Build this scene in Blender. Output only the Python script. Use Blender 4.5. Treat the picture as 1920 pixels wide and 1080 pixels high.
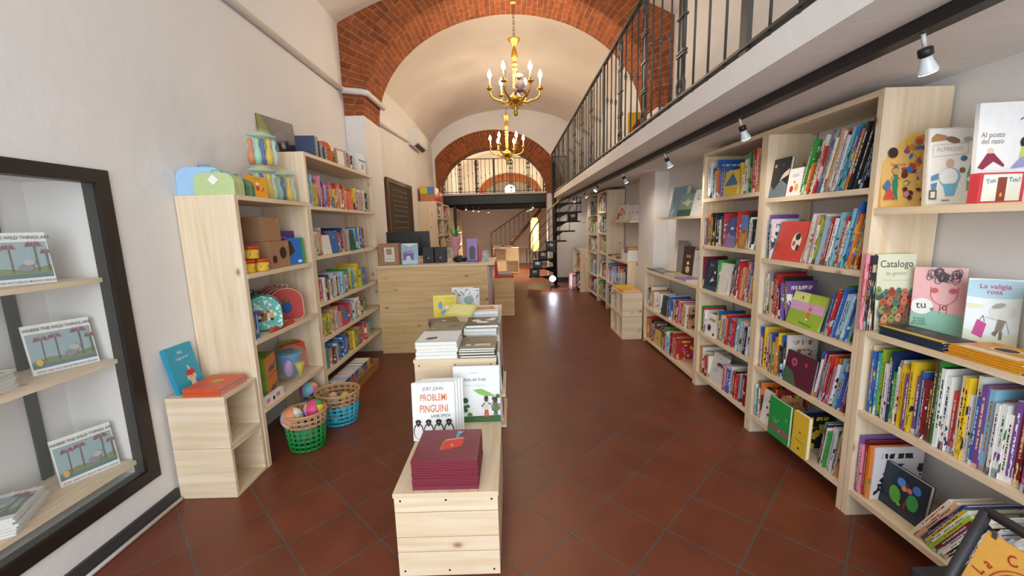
import bpy, bmesh, math, random
from mathutils import Matrix, Vector, Euler
random.seed(7)
PI = math.pi
S = bpy.context.scene
COL = S.collection
for o in list(bpy.data.objects): bpy.data.objects.remove(o)

# ------------------------------------------------------------------ camera
CAMH = 1.5; FPX = 755.0
_p = math.radians(-8.86); _r = math.radians(-1.62)
FW = Vector((0, math.cos(_p), math.sin(_p))); _rt = Vector((1, 0, 0)); _up = _rt.cross(FW)
RX = math.cos(_r)*_rt + math.sin(_r)*_up
UX = -math.sin(_r)*_rt + math.cos(_r)*_up
cam = bpy.data.cameras.new('camera'); cam.sensor_width = 36; cam.lens = FPX/1920*36; cam.clip_start = .02
camo = bpy.data.objects.new('camera', cam); COL.objects.link(camo)
mw = Matrix((RX, UX, -FW)).transposed().to_4x4(); mw.translation = Vector((0, 0, CAMH))
camo.matrix_world = mw
S.camera = camo

# ------------------------------------------------------------------ world, view, big lights
S.view_settings.view_transform = 'Standard'; S.view_settings.look = 'None'
S.view_settings.gamma = 1; S.view_settings.use_curve_mapping = False
S.view_settings.exposure = 0.36
w = bpy.data.worlds.new('world'); S.world = w; w.use_nodes = True
w.node_tree.nodes['Background'].inputs[0].default_value = (.80, .90, 1.0, 1)
w.node_tree.nodes['Background'].inputs[1].default_value = 1.0

def area(name, loc, rot, sx, sy, e, col):
    l = bpy.data.lights.new(name, 'AREA'); l.shape = 'RECTANGLE'; l.size = sx; l.size_y = sy; l.energy = e; l.color = col
    o = bpy.data.objects.new(name, l); COL.objects.link(o); o.location = loc; o.rotation_euler = rot
    return o
# daylight of the shop front, behind the camera
area('shopfront_daylight', (0.0, -2.3, 1.9), (math.radians(90), 0, 0), 3.4, 3.2, 125, (.88, .95, 1.0))

# camera ray helpers: a pixel of the photograph on a plane of the room
def ray(x, y): return FW*FPX + RX*(x-960) + UX*(540-y)
EYE = Vector((0, 0, CAMH))
def onx(x, y, X): d = ray(x, y); return EYE + d*(X/d.x)
def ony(x, y, Y): d = ray(x, y); return EYE + d*(Y/d.y)
def onz(x, y, Z): d = ray(x, y); return EYE + d*((Z-CAMH)/d.z)

# ------------------------------------------------------------------ materials
def lin(c):
    if isinstance(c, str):
        c = tuple(int(c[i:i+2], 16)/255 for i in (0, 2, 4))
    return tuple((v/12.92 if v <= .04045 else ((v+.055)/1.055)**2.4) for v in c)
MC = {}
def mat(c, rough=.6, metal=0, emit=0, name=None, alpha=1, trans=0, spec=.5):
    k = (c, rough, metal, emit, alpha, trans)
    if k in MC: return MC[k]
    m = bpy.data.materials.new(name or 'paint_'+str(len(MC))); m.use_nodes = True
    b = m.node_tree.nodes['Principled BSDF']; L = lin(c)
    b.inputs['Base Color'].default_value = (*L, 1); b.inputs['Roughness'].default_value = rough
    b.inputs['Metallic'].default_value = metal; b.inputs['Specular IOR Level'].default_value = spec
    b.inputs['Alpha'].default_value = alpha; b.inputs['Transmission Weight'].default_value = trans
    if emit: b.inputs['Emission Color'].default_value = (*L, 1); b.inputs['Emission Strength'].default_value = emit
    # slight procedural mottling so nothing is perfectly flat
    nt = m.node_tree
    if not emit and not trans and alpha == 1:
        tc = nt.nodes.new('ShaderNodeTexCoord'); n = nt.nodes.new('ShaderNodeTexNoise'); n.inputs['Scale'].default_value = 35
        mx = nt.nodes.new('ShaderNodeMix'); mx.data_type = 'RGBA'
        mx.inputs[6].default_value = (*[v*.9 for v in L], 1); mx.inputs[7].default_value = (*[min(1, v*1.06) for v in L], 1)
        nt.links.new(tc.outputs['Object'], n.inputs['Vector']); nt.links.new(n.outputs['Fac'], mx.inputs[0]); nt.links.new(mx.outputs[2], b.inputs['Base Color'])
    MC[k] = m; return m

class G:
    """tiny node graph helper"""
    def __init__(s, name):
        s.m = bpy.data.materials.new(name); s.m.use_nodes = True; s.nt = s.m.node_tree; s.b = s.nt.nodes['Principled BSDF']
    def n(s, t, **kw):
        nd = s.nt.nodes.new(t)
        for k, v in kw.items():
            if k.startswith('i_'):
                key = k[2:]; key = int(key) if key.isdigit() else key.replace('_', ' ')
                s.put(nd.inputs[key], v)
            else: setattr(nd, k, v)
        return nd
    def put(s, inp, v):
        if hasattr(v, 'is_output') or isinstance(v, bpy.types.NodeSocket): s.nt.links.new(v, inp)
        else: inp.default_value = v
    def math(s, op, a, b=0.0, c=0.0):
        nd = s.nt.nodes.new('ShaderNodeMath'); nd.operation = op
        for i, v in enumerate((a, b, c)): s.put(nd.inputs[i], v)
        return nd.outputs[0]
    def mix(s, f, a, b, mode='MIX'):
        nd = s.nt.nodes.new('ShaderNodeMix'); nd.data_type = 'RGBA'; nd.blend_type = mode
        s.put(nd.inputs[0], f); s.put(nd.inputs[6], a); s.put(nd.inputs[7], b); return nd.outputs[2]
    def ramp(s, f, stops, interp='LINEAR'):
        nd = s.nt.nodes.new('ShaderNodeValToRGB'); cr = nd.color_ramp; cr.interpolation = interp
        while len(cr.elements) < len(stops): cr.elements.new(.5)
        for e, (p, c) in zip(cr.elements, stops): e.position = p; e.color = (*lin(c), 1)
        s.put(nd.inputs[0], f); return nd.outputs[0]
    def bump(s, h, st=.3, d=.01):
        nd = s.n('ShaderNodeBump'); nd.inputs['Strength'].default_value = st; nd.inputs['Distance'].default_value = d
        s.put(nd.inputs['Height'], h); s.nt.links.new(nd.outputs[0], s.b.inputs['Normal'])

def wood(name, c0, c1, knot, rough=.5):
    g = G(name); uv = g.n('ShaderNodeTexCoord').outputs['UV']; ri = g.n('ShaderNodeObjectInfo').outputs['Random']
    off = g.n('ShaderNodeCombineXYZ', i_0=g.math('MULTIPLY', ri, 37.0), i_1=g.math('MULTIPLY', ri, 71.0)).outputs[0]
    v = g.n('ShaderNodeVectorMath', operation='ADD'); g.put(v.inputs[0], uv); g.put(v.inputs[1], off); v = v.outputs[0]
    mp = g.n('ShaderNodeMapping'); g.put(mp.inputs[0], v); mp.inputs['Scale'].default_value = (1.6, 26, 1)
    n1 = g.n('ShaderNodeTexNoise', i_Vector=mp.outputs[0], i_Scale=1.0, i_Detail=5.0, i_Distortion=.6)
    base = g.ramp(n1.outputs['Fac'], [(.30, c1), (.62, c0)])
    # glued lamellas: each strip a little different
    sp = g.n('ShaderNodeSeparateXYZ', i_0=v)
    st = g.math('FLOOR', g.math('MULTIPLY', sp.outputs[1], 8.5))
    wn = g.n('ShaderNodeTexWhiteNoise', noise_dimensions='1D'); g.put(wn.inputs['W'], st)
    base = g.mix(g.math('MULTIPLY', wn.outputs[0], .35), base, (*lin(c1), 1))
    # knots
    mk = g.n('ShaderNodeMapping'); g.put(mk.inputs[0], v); mk.inputs['Scale'].default_value = (5.0, 8.0, 1)
    vo = g.n('ShaderNodeTexVoronoi', i_Scale=1.0); g.put(vo.inputs['Vector'], mk.outputs[0])
    has = g.math('GREATER_THAN', g.n('ShaderNodeSeparateColor', i_0=vo.outputs['Color']).outputs[0], .40)
    kd = g.ramp(vo.outputs['Distance'], [(.05, 'ffffff'), (.14, '666666'), (.24, '000000')])
    base = g.mix(g.math('MULTIPLY', g.math('MULTIPLY', kd, has), .8), base, (*lin(knot), 1))
    g.put(g.b.inputs['Base Color'], base); g.b.inputs['Roughness'].default_value = rough
    g.bump(n1.outputs['Fac'], .08, .003)
    return g.m
WOOD = wood('pine_boards', 'eedcc2', 'dcc39c', '8a5a34')
PLY = wood('pine_panel', 'ebca96', 'd4ad70', '5e3414')
DWOOD = wood('dark_wood', '6a4424', '4a2c16', '2a1608')

def plaster(name, c, c2):
    g = G(name); tc = g.n('ShaderNodeTexCoord').outputs['Object']
    n = g.n('ShaderNodeTexNoise', i_Vector=tc, i_Scale=1.3, i_Detail=6.0)
    g.put(g.b.inputs['Base Color'], g.ramp(n.outputs['Fac'], [(.3, c2), (.7, c)])); g.b.inputs['Roughness'].default_value = .85
    n2 = g.n('ShaderNodeTexNoise', i_Vector=tc, i_Scale=9.0, i_Detail=4.0); g.bump(n2.outputs['Fac'], .35, .012)
    return g.m
WHITE = plaster('white_plaster', 'eae7e5', 'e2dfdc')
VAULT = plaster('vault_plaster', 'e8dfd6', 'ddd2c7')

def tiles():
    g = G('terracotta_tiles'); tc = g.n('ShaderNodeTexCoord').outputs['Object']
    mp = g.n('ShaderNodeMapping', vector_type='POINT'); g.put(mp.inputs[0], tc)
    a = math.radians(45.59)   # rotate world into tile axes
    ox, oy = 1.885, 1.548
    ca, sa = math.cos(-a), math.sin(-a)
    mp.inputs['Rotation'].default_value = (0, 0, -a)
    mp.inputs['Location'].default_value = (-(ca*ox - sa*oy), -(sa*ox + ca*oy), 0)
    br = g.n('ShaderNodeTexBrick', offset=0.0, squash=1.0, i_Vector=mp.outputs[0], i_Scale=1.0, i_Bias=0.0)
    br.inputs['Mortar Size'].default_value = .0065; br.inputs['Mortar Smooth'].default_value = .3
    br.inputs['Brick Width'].default_value = .3286; br.inputs['Row Height'].default_value = .3286
    br.inputs['Color1'].default_value = (*lin('80432c'), 1); br.inputs['Color2'].default_value = (*lin('78402b'), 1); br.inputs['Mortar'].default_value = (*lin('665850'), 1)
    n = g.n('ShaderNodeTexNoise', i_Vector=tc, i_Scale=5.0, i_Detail=7.0)
    c = g.mix(.55, br.outputs['Color'], g.ramp(n.outputs['Fac'], [(.3, 'b09a90'), (.7, 'f4e2d8')]), 'MULTIPLY')
    n3 = g.n('ShaderNodeTexNoise', i_Vector=tc, i_Scale=.9, i_Detail=3.0)
    c = g.mix(g.ramp(n3.outputs['Fac'], [(.45, '000000'), (.75, '606060')]), c, (*lin('96563a'), 1))
    g.put(g.b.inputs['Base Color'], c)
    g.put(g.b.inputs['Roughness'], g.n('ShaderNodeMapRange', i_0=n.outputs['Fac'], i_3=.30, i_4=.5).outputs[0])
    g.bump(g.math('SUBTRACT', g.math('MULTIPLY', n.outputs['Fac'], .25), br.outputs['Fac']), .5, .004)
    return g.m
FLOOR = tiles()

def brick():
    g = G('old_red_brick'); uv = g.n('ShaderNodeTexCoord').outputs['UV']
    n0 = g.n('ShaderNodeTexNoise', i_Vector=uv, i_Scale=5.0, i_Detail=3.0)
    ad = g.n('ShaderNodeVectorMath', operation='MULTIPLY_ADD'); g.put(ad.inputs[0], n0.outputs['Color']); ad.inputs[1].default_value = (.025, .025, 0); g.put(ad.inputs[2], uv)
    br = g.n('ShaderNodeTexBrick', offset=.5, i_Vector=ad.outputs[0], i_Scale=1.0)
    br.inputs['Mortar Size'].default_value = .006; br.inputs['Mortar Smooth'].default_value = .4
    br.inputs['Brick Width'].default_value = .235; br.inputs['Row Height'].default_value = .066
    br.inputs['Color1'].default_value = (*lin('b0602f'), 1); br.inputs['Color2'].default_value = (*lin('8c4824'), 1); br.inputs['Mortar'].default_value = (*lin('b08c68'), 1)
    n = g.n('ShaderNodeTexNoise', i_Vector=uv, i_Scale=14.0, i_Detail=6.0)
    c = g.mix(.6, br.outputs['Color'], g.ramp(n.outputs['Fac'], [(.3, '9a8878'), (.7, 'ffeedd')]), 'MULTIPLY')
    g.put(g.b.inputs['Base Color'], c); g.b.inputs['Roughness'].default_value = .9
    g.bump(g.math('SUBTRACT', g.math('MULTIPLY', n.outputs['Fac'], .4), br.outputs['Fac']), .8, .012)
    return g.m
BRICK = brick()

def book_mats():
    out = []
    for kind in ('cover', 'spine'):
        g = G('book_'+kind); oi = g.n('ShaderNodeObjectInfo'); at = g.n('ShaderNodeAttribute', attribute_name='bcol'); fl = g.n('ShaderNodeAttribute', attribute_name='bflag').outputs['Fac']; ar_ = g.n('ShaderNodeAttribute', attribute_name='brnd')
        base = g.mix(fl, oi.outputs['Color'], at.outputs['Color']); r = g.math('FRACT', g.math('ADD', g.math('MULTIPLY', oi.outputs['Random'], g.math('SUBTRACT', 1.0, fl)), ar_.outputs['Fac']))
        uv = g.n('ShaderNodeTexCoord').outputs['UV']; sp = g.n('ShaderNodeSeparateXYZ', i_0=uv); u, v = sp.outputs[0], sp.outputs[1]
        lum = g.n('ShaderNodeRGBToBW', i_0=base).outputs[0]; isl = g.math('GREATER_THAN', lum, .30)
        r2 = g.math('FRACT', g.math('MULTIPLY', r, 17.31)); r3 = g.math('FRACT', g.math('MULTIPLY', r, 5.77))
        dk = g.ramp(r2, [(0, '2a2a30'), (.2, 'a02828'), (.4, '20406a'), (.6, '303030'), (.75, '3c7a46'), (.9, 'c06a20')], 'CONSTANT')
        lt = g.ramp(r2, [(0, 'f4f0e6'), (.35, 'f0d050'), (.5, 'ffffff'), (.7, 'e8c8a0'), (.85, 'a8d8e8')], 'CONSTANT')
        acc = g.mix(isl, lt, dk)
        rnd = g.n('ShaderNodeCombineXYZ', i_0=g.math('MULTIPLY', r, 91.0), i_1=g.math('MULTIPLY', r, 53.0)).outputs[0]
        def nz(sx, sy, det=2.0):
            m = g.n('ShaderNodeMapping'); g.put(m.inputs[0], uv); g.put(m.inputs['Location'], rnd); m.inputs['Scale'].default_value = (sx, sy, 1)
            return g.n('ShaderNodeTexNoise', i_Vector=m.outputs[0], i_Scale=1.0, i_Detail=det)
        rng = lambda x, a, b: g.math('MULTIPLY', g.math('GREATER_THAN', x, a), g.math('LESS_THAN', x, b))
        if kind == 'spine':
            t = g.math('GREATER_THAN', nz(2.2, 34, 3).outputs['Fac'], .47)
            t = g.math('MULTIPLY', t, rng(u, .33, .68))
            t = g.math('MULTIPLY', t, g.math('GREATER_THAN', v, g.math('MULTIPLY_ADD', r3, .3, .15)))
            t = g.math('MULTIPLY', t, g.math('LESS_THAN', v, .86))
            c = g.mix(t, base, acc)
            b = g.math('MULTIPLY', g.math('LESS_THAN', v, g.math('MULTIPLY_ADD', r3, .10, .03)), g.math('GREATER_THAN', r2, .45))
            c = g.mix(b, c, g.mix(.3, acc, base))
            pic = g.math('MULTIPLY', g.math('GREATER_THAN', nz(3, 7).outputs['Fac'], .56), g.math('GREATER_THAN', r3, .55))
            hs = g.n('ShaderNodeHueSaturation', i_Color=acc, i_Hue=r3)
            c = g.mix(g.math('MULTIPLY', pic, g.math('LESS_THAN', v, .35)), c, hs.outputs[0])
        else:
            n = nz(3, 3, 3)
            c = g.mix(g.math('MULTIPLY', g.math('GREATER_THAN', n.outputs['Fac'], .56), g.math('LESS_THAN', v, .68)), base, acc)
            hs = g.n('ShaderNodeHueSaturation', i_Color=acc, i_Hue=r3)
            c = g.mix(g.math('MULTIPLY', g.math('GREATER_THAN', nz(4.5, 4).outputs['Fac'], .6), rng(v, .08, .6)), c, hs.outputs[0])
            tt = g.math('MULTIPLY', g.math('GREATER_THAN', nz(18, 3, 1).outputs['Fac'], .47), g.math('MULTIPLY', rng(v, .78, .88), rng(u, .15, .85)))
            c = g.mix(tt, c, acc)
        g.put(g.b.inputs['Base Color'], c); g.b.inputs['Roughness'].default_value = .38
        out.append(g.m)
    return out
BCOVER, BSPINE = book_mats()
PAGES = mat('ece8dc', .8, name='paper_pages')

def patchwork(name, cols, scale):
    g = G(name); tc = g.n('ShaderNodeTexCoord').outputs['Object']
    vo = g.n('ShaderNodeTexVoronoi', i_Scale=scale); g.put(vo.inputs['Vector'], tc)
    k = g.n('ShaderNodeSeparateColor', i_0=vo.outputs['Color']).outputs[0]
    g.put(g.b.inputs['Base Color'], g.ramp(k, [(i/len(cols), c) for i, c in enumerate(cols)], 'CONSTANT')); g.b.inputs['Roughness'].default_value = .45
    return g.m

BLACK = mat('1c1a1a', .45, name='black_metal'); IRON = mat('4b4846', .5, .3, name='wrought_iron'); DARKFRAME = mat('241c18', .5, name='dark_frame')
GOLD = mat('c89a3c', .32, .85, name='gilded_brass'); WPLAS = mat('dcd9d8', .45, name='white_plastic')
def glassmat(name, c, a=.14):
    g = G(name); g.b.inputs['Base Color'].default_value = (*lin(c), 1); g.b.inputs['Alpha'].default_value = a
    g.b.inputs['Roughness'].default_value = .08; g.b.inputs['Specular IOR Level'].default_value = .8
    return g.m
GLASS = glassmat('clear_glass', 'dfeae6', .06)
FILM = glassmat('clear_film', 'd8ece6', .13)

# ------------------------------------------------------------------ mesh builder
class MB:
    def __init__(s): s.bm = bmesh.new(); s.uv = s.bm.loops.layers.uv.new('UVMap'); s.mats = []
    def mi(s, m):
        if m not in s.mats: s.mats.append(m)
        return s.mats.index(m)
    def box(s, a, b, m, M=None, grain=None, bev=0):
        a = Vector(a); b = Vector(b); lo = Vector([min(a[i], b[i]) for i in range(3)]); hi = Vector([max(a[i], b[i]) for i in range(3)])
        d = hi-lo; g = grain if grain is not None else max(range(3), key=lambda i: d[i])
        P = [Vector((x, y, z)) for x in (lo.x, hi.x) for y in (lo.y, hi.y) for z in (lo.z, hi.z)]
        vs = [s.bm.verts.new(M @ p if M else p) for p in P]
        k = s.mi(m); o = (random.random()*3, random.random()*3)
        fs = []
        for idx in ((0, 1, 3, 2), (4, 6, 7, 5), (0, 4, 5, 1), (2, 3, 7, 6), (0, 2, 6, 4), (1, 5, 7, 3)):
            f = s.bm.faces.new([vs[i] for i in idx]); f.material_index = k; fs.append(f)
            cst = [ax for ax in range(3) if all(abs(P[i][ax]-P[idx[0]][ax]) < 1e-9 for i in idx)][0]
            r = [ax for ax in range(3) if ax != cst]
            if g in r: ua, va = g, [q for q in r if q != g][0]
            else: ua, va = r
            for l, i in zip(f.loops, idx): l[s.uv].uv = (P[i][ua]+o[0], P[i][va]+o[1]) if g in r else (P[i][ua]*.2+o[0], P[i][va]+o[1])
        if bev:
            es = list({e for f in fs for e in f.edges})
            bmesh.ops.bevel(s.bm, geom=es, offset=bev, segments=2, affect='EDGES', profile=.6)
        return s
    def poly(s, pts, m, uvs=None):
        f = s.bm.faces.new([s.bm.verts.new(Vector(p)) for p in pts]); f.material_index = s.mi(m)
        if uvs:
            for l, q in zip(f.loops, uvs): l[s.uv].uv = q
        return f
    def prism(s, pts, n, m, M=None):
        """pts: 3D polygon, n: extrusion vector"""
        n = Vector(n); A = [Vector(p) for p in pts]; B = [p+n for p in A]
        if M: A = [M @ p for p in A]; B = [M @ p for p in B]
        va = [s.bm.verts.new(p) for p in A]; vb = [s.bm.verts.new(p) for p in B]; k = s.mi(m); N = len(A)
        fs = [s.bm.faces.new(va[::-1]), s.bm.faces.new(vb)]
        for i in range(N): fs.append(s.bm.faces.new((va[i], va[(i+1) % N], vb[(i+1) % N], vb[i])))
        for f in fs:
            f.material_index = k
            for l in f.loops: l[s.uv].uv = (l.vert.co.x+l.vert.co.y, l.vert.co.z)
        return s
    def tube(s, pts, r, m, seg=8, closed=False, cap=True):
        pts = [Vector(p) for p in pts]; N = len(pts); rs = r if isinstance(r, (list, tuple)) else [r]*N
        k = s.mi(m); rings = []; up = None
        for i, p in enumerate(pts):
            if closed: t = pts[(i+1) % N]-pts[i-1]
            else: t = pts[min(i+1, N-1)]-pts[max(i-1, 0)]
            t.normalize()
            if up is None: up = t.orthogonal().normalized()
            up = (up - t*up.dot(t)); up = up.normalized() if up.length > 1e-6 else t.orthogonal().normalized()
            b = t.cross(up)
            rings.append([s.bm.verts.new(p + (up*math.cos(2*PI*j/seg)+b*math.sin(2*PI*j/seg))*rs[i]) for j in range(seg)])
        for i in range(N if closed else N-1):
            A, B = rings[i], rings[(i+1) % N]
            for j in range(seg):
                f = s.bm.faces.new((A[j], A[(j+1) % seg], B[(j+1) % seg], B[j])); f.material_index = k; f.smooth = True
        if cap and not closed:
            f = s.bm.faces.new(rings[0][::-1]); f.material_index = k; f = s.bm.faces.new(rings[-1]); f.material_index = k
        return s
    def lathe(s, prof, c, m, seg=20, M=None):
        """prof: (radius, z) list around the vertical through c"""
        c = Vector(c); k = s.mi(m); rings = []
        for r, z in prof:
            ring = []
            for j in range(seg):
                p = c+Vector((r*math.cos(2*PI*j/seg), r*math.sin(2*PI*j/seg), z))
                ring.append(s.bm.verts.new(M @ p if M else p))
            rings.append(ring)
        for A, B in zip(rings, rings[1:]):
            for j in range(seg):
                f = s.bm.faces.new((A[j], A[(j+1) % seg], B[(j+1) % seg], B[j])); f.material_index = k; f.smooth = True
        f = s.bm.faces.new(rings[0][::-1]); f.material_index = k; f = s.bm.faces.new(rings[-1]); f.material_index = k
        return s
    def ball(s, c, r, m, M=None, seg=14, sc=(1, 1, 1)):
        k = s.mi(m); c = Vector(c); n = seg//2+1
        T = Matrix.Translation(c) @ Matrix.Diagonal((r*sc[0], r*sc[1], r*sc[2], 1))
        if M: T = M @ T
        ret = bmesh.ops.create_uvsphere(s.bm, u_segments=seg, v_segments=n, radius=1, matrix=T)
        for v in ret['verts']:
            for f in v.link_faces: f.material_index = k; f.smooth = True
        return s
    def strip(s, A, B, m, ua=None, ub=None, smooth=True):
        """quads between two point rows"""
        va = [s.bm.verts.new(Vector(p)) for p in A]; vb = [s.bm.verts.new(Vector(p)) for p in B]; k = s.mi(m)
        for i in range(len(A)-1):
            f = s.bm.faces.new((va[i], va[i+1], vb[i+1], vb[i])); f.material_index = k; f.smooth = smooth
            if ua:
                for l, q in zip(f.loops, (ua[i], ua[i+1], ub[i+1], ub[i])): l[s.uv].uv = q
        return s
    def build(s, name, parent=None, loc=None, rot=None):
        s.bm.normal_update()
        me = bpy.data.meshes.new(name); s.bm.to_mesh(me); s.bm.free()
        for m in s.mats: me.materials.append(m)
        o = bpy.data.objects.new(name, me); COL.objects.link(o)
        if parent: o.parent = parent
        if loc is not None: o.location = loc
        if rot is not None: o.rotation_euler = rot
        return o

def tag(o, label=None, cat=None, group=None, kind=None):
    if label: o['label'] = label
    if cat: o['category'] = cat
    if group: o['group'] = group
    if kind: o['kind'] = kind
    return o
def thing(name, label, cat, loc=(0, 0, 0), rot=(0, 0, 0), group=None):
    o = bpy.data.objects.new(name, None); COL.objects.link(o); o.location = loc; o.rotation_euler = rot; o.empty_display_size = .05
    return tag(o, label, cat, group)
def struct(o): o['kind'] = 'structure'; return o
def copytree(o, parent=None):
    c = o.copy(); COL.objects.link(c)
    if parent: c.parent = parent
    for ch in list(o.children): copytree(ch, c)
    return c

_fc = {}
def text_mesh(s, squash=1.0, bold=0.0, align='CENTER', space=1.0):
    cu = bpy.data.curves.new('t', 'FONT'); cu.body = s; cu.size = 1; cu.align_x = align; cu.offset = bold; cu.resolution_u = 3; cu.space_line = .85; cu.space_character = space
    o = bpy.data.objects.new('t', cu); COL.objects.link(o)
    bpy.context.view_layer.update()
    me = bpy.data.meshes.new_from_object(o)
    bpy.data.objects.remove(o)
    if squash != 1:
        for v in me.vertices: v.co.x *= squash
    me.name = 'lettering'; me.materials.clear()
    return me
def lettering(parent, s, size, color, loc, rot=(PI/2, 0, 0), squash=1.0, bold=0.0, name='lettering', align='CENTER', space=1.0):
    me = text_mesh(s, squash, bold, align, space); me.materials.append(color if not isinstance(color, str) else mat(color, .6))
    o = bpy.data.objects.new(name, me); COL.objects.link(o); o.parent = parent; o.location = loc; o.rotation_euler = rot; o.scale = (size,)*3
    return o

# =================================================================== the setting
XL, XR = -1.95, 1.98
Y0, YA0, YA1, YB0, YB1, YEND = -2.2, 5.1, 5.7, 10.7, 11.15, 16.0
AC, AW, AR, AS = .04, 1.76, 1.35, 2.85          # first arch: centre x, half width, rise, springing height
BC, BW, BR, BS = -.40, 1.40, 1.18, 2.30          # second arch
def zfront(x): return 4.35-.125*x*x
def zmid(x, y=8.2):
    t = max(0, 1-((x-.03)/2.06)**2)
    return 3.30+1.08*math.sqrt(t)+.10*math.sin(PI*min(1, max(0, (y-YA1)/(YB0-YA1))))
def lin_(a, b, n): return [a+(b-a)*i/(n-1) for i in range(n)]

m = MB(); m.box((-2.4, Y0, -.12), (2.4, 16.2, 0), FLOOR, grain=0); struct(m.build('floor'))

m = MB()
NY0, NY1, NZ0, NZ1 = .45, 1.965, .262, 1.765
m.box((XL, Y0, 0), (-2.3, NY0, 3.6), WHITE); m.box((XL, NY1, 0), (-2.3, 16.0, 3.6), WHITE)
m.box((XL, NY0, 0), (-2.3, NY1, NZ0), WHITE); m.box((XL, NY0, NZ1), (-2.3, NY1, 3.6), WHITE)
m.box((-2.3, NY0-.1, 0), (-2.36, NY1+.1, 2.2), WHITE)
m.box((XL, Y0, 3.6), (-2.3, 16.0, 4.0), WHITE)
struct(m.build('wall_left'))
m = MB(); m.box((XR, Y0, 0), (2.3, 16.0, 4.0), WHITE); struct(m.build('wall_right'))

# front vault, middle vault, rear vault
def vault(fn, y0, y1, ny=12, nx=40, ext=0):
    m = MB(); xs = lin_(XL-ext, XR+ext, nx); ys = lin_(y0, y1, ny); k = m.mi(VAULT)
    V = [[m.bm.verts.new((x, y, fn(x, y))) for x in xs] for y in ys]
    for j in range(ny-1):
        for i in range(nx-1):
            f = m.bm.faces.new((V[j][i], V[j+1][i], V[j+1][i+1], V[j][i+1])); f.material_index = k; f.smooth = True
    return m
bmv = MB
v = vault(lambda x, y: zfront(x), Y0, YA0+.02); vo = struct(v.build('ceiling'))
v = vault(lambda x, y: zmid(x, y), YA1-.02, YB0+.02, 24); struct(v.build('ceiling'))
v = vault(lambda x, y: zmid(x)-.15, YB1-.02, 16.02, 12); struct(v.build('ceiling'))

def arch_pts(c, w_, r, s0, n=49, a0=0, a1=PI):
    return [(c-w_*math.cos(t), s0+r*math.sin(t)) for t in lin_(a0, a1, n)]
# first brick arch: front face clipped by the wall and the vault, soffit, back face
def brick_arch(name, inner, outer, y0, y1):
    m = MB(); arc = [0]
    for a, b in zip(inner, inner[1:]): arc.append(arc[-1]+math.hypot(a[0]-b[0], a[1]-b[1]))
    rad = [math.hypot(i[0]-o[0], i[1]-o[1]) for i, o in zip(inner, outer)]
    # face, subdivided radially
    I = [(x, y0, z) for x, z in inner]; O = [(x, y0, z) for x, z in outer]
    m.strip(O, I, BRICK, [(r, a) for r, a in zip(rad, arc)], [(0, a) for a in arc], smooth=False)
    ny = 6; ys = lin_(y0, y1, ny); random.seed(3)
    jit = [[random.uniform(-.004, .004) for _ in inner] for _ in ys]
    for q in range(ny-1):
        A = [(x, ys[q], z+ (jit[q][i] if 0 < q else 0)) for i, (x, z) in enumerate(inner)]; B = [(x, ys[q+1], z+(jit[q+1][i])) for i, (x, z) in enumerate(inner)]
        m.strip(A, B, BRICK, [(ys[q]-y0+.06, a) for a in arc], [(ys[q+1]-y0+.06, a) for a in arc])
    m.strip([(x, y1, z) for x, z in inner], [(x, y1, z) for x, z in outer], BRICK, [(0, a) for a in arc], [(r, a) for r, a in zip(rad, arc)], smooth=False)
    bmesh.ops.remove_doubles(m.bm, verts=m.bm.verts, dist=.0004)
    # bottom ends of the ring
    for i in (0, -1):
        x0, z0 = inner[i]; x1, z1 = outer[i]
        m.poly([(x0, y0, z0), (x1, y0, z1), (x1, y1, z1), (x0, y1, z0)], BRICK, [(0, 0), (.2, 0), (.2, .3), (0, .3)])
    return struct(m.build(name))
inn = arch_pts(AC, AW, AR, AS, 61)
outr = []
for (x, z), t in zip(inn, lin_(0, PI, 61)):
    dx, dz = -math.cos(t), math.sin(t); k = 0
    X, Z = x, z
    while k < 1.2:
        X2, Z2 = x+dx*k, z+dz*k
        if X2 < XL-.02 or X2 > XR+.02 or Z2 > zfront(X2)+.02: break
        X, Z = X2, Z2; k += .005
    outr.append((X, Z))
brick_arch('trim_1', inn, outr, YA0, YA1)
# pilasters carrying it
m = MB(); m.box((XL+.002, YA0, 0), (AC-AW, YA1, AS), WHITE); struct(m.build('wall_pilaster_left'))
m = MB(); m.box((XR-.002, YA0, 0), (AC+AW, YA1, AS), WHITE); struct(m.build('wall_pilaster_right'))
# plaster lunette above the back of arch 1 (closes to the middle vault)
m = MB()
m.strip([(x, YA1-.01, z) for x, z in outr], [(x, YA1-.01, max(z, zmid(x, YA1)+.02)) for x, z in outr], WHITE); struct(m.build('wall_lunette'))

# second wall with its arch
m = MB(); xs = sorted(set(lin_(XL, XR, 60)+[BC-BW, BC+BW]))
def binner(x):
    t = 1-((x-BC)/BW)**2
    return BS+BR*math.sqrt(t) if t > 0 else 0
for yy in (YB0, YB1):
    for a, b in zip(xs, xs[1:]):
        mid = (a+b)/2
        za, zb = (0, 0) if abs(mid-BC) > BW else (max(BS, binner(a)), max(BS, binner(b)))
        m.poly([(a, yy, za), (b, yy, zb), (b, yy, zmid(b, YB0)+.03), (a, yy, zmid(a, YB0)+.03)], WHITE)
for X in (BC-BW, BC+BW): m.poly([(X, YB0, 0), (X, YB1, 0), (X, YB1, BS), (X, YB0, BS)], WHITE)
struct(m.build('wall_middle'))
inn2 = arch_pts(BC, BW-.005, BR-.005, BS, 49); out2 = [(max(x, -1.88), z) for x, z in arch_pts(BC, BW+.42, BR+.42, BS, 49)]
brick_arch('trim_2', inn2, out2, YB0-.02, YB1)

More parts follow.
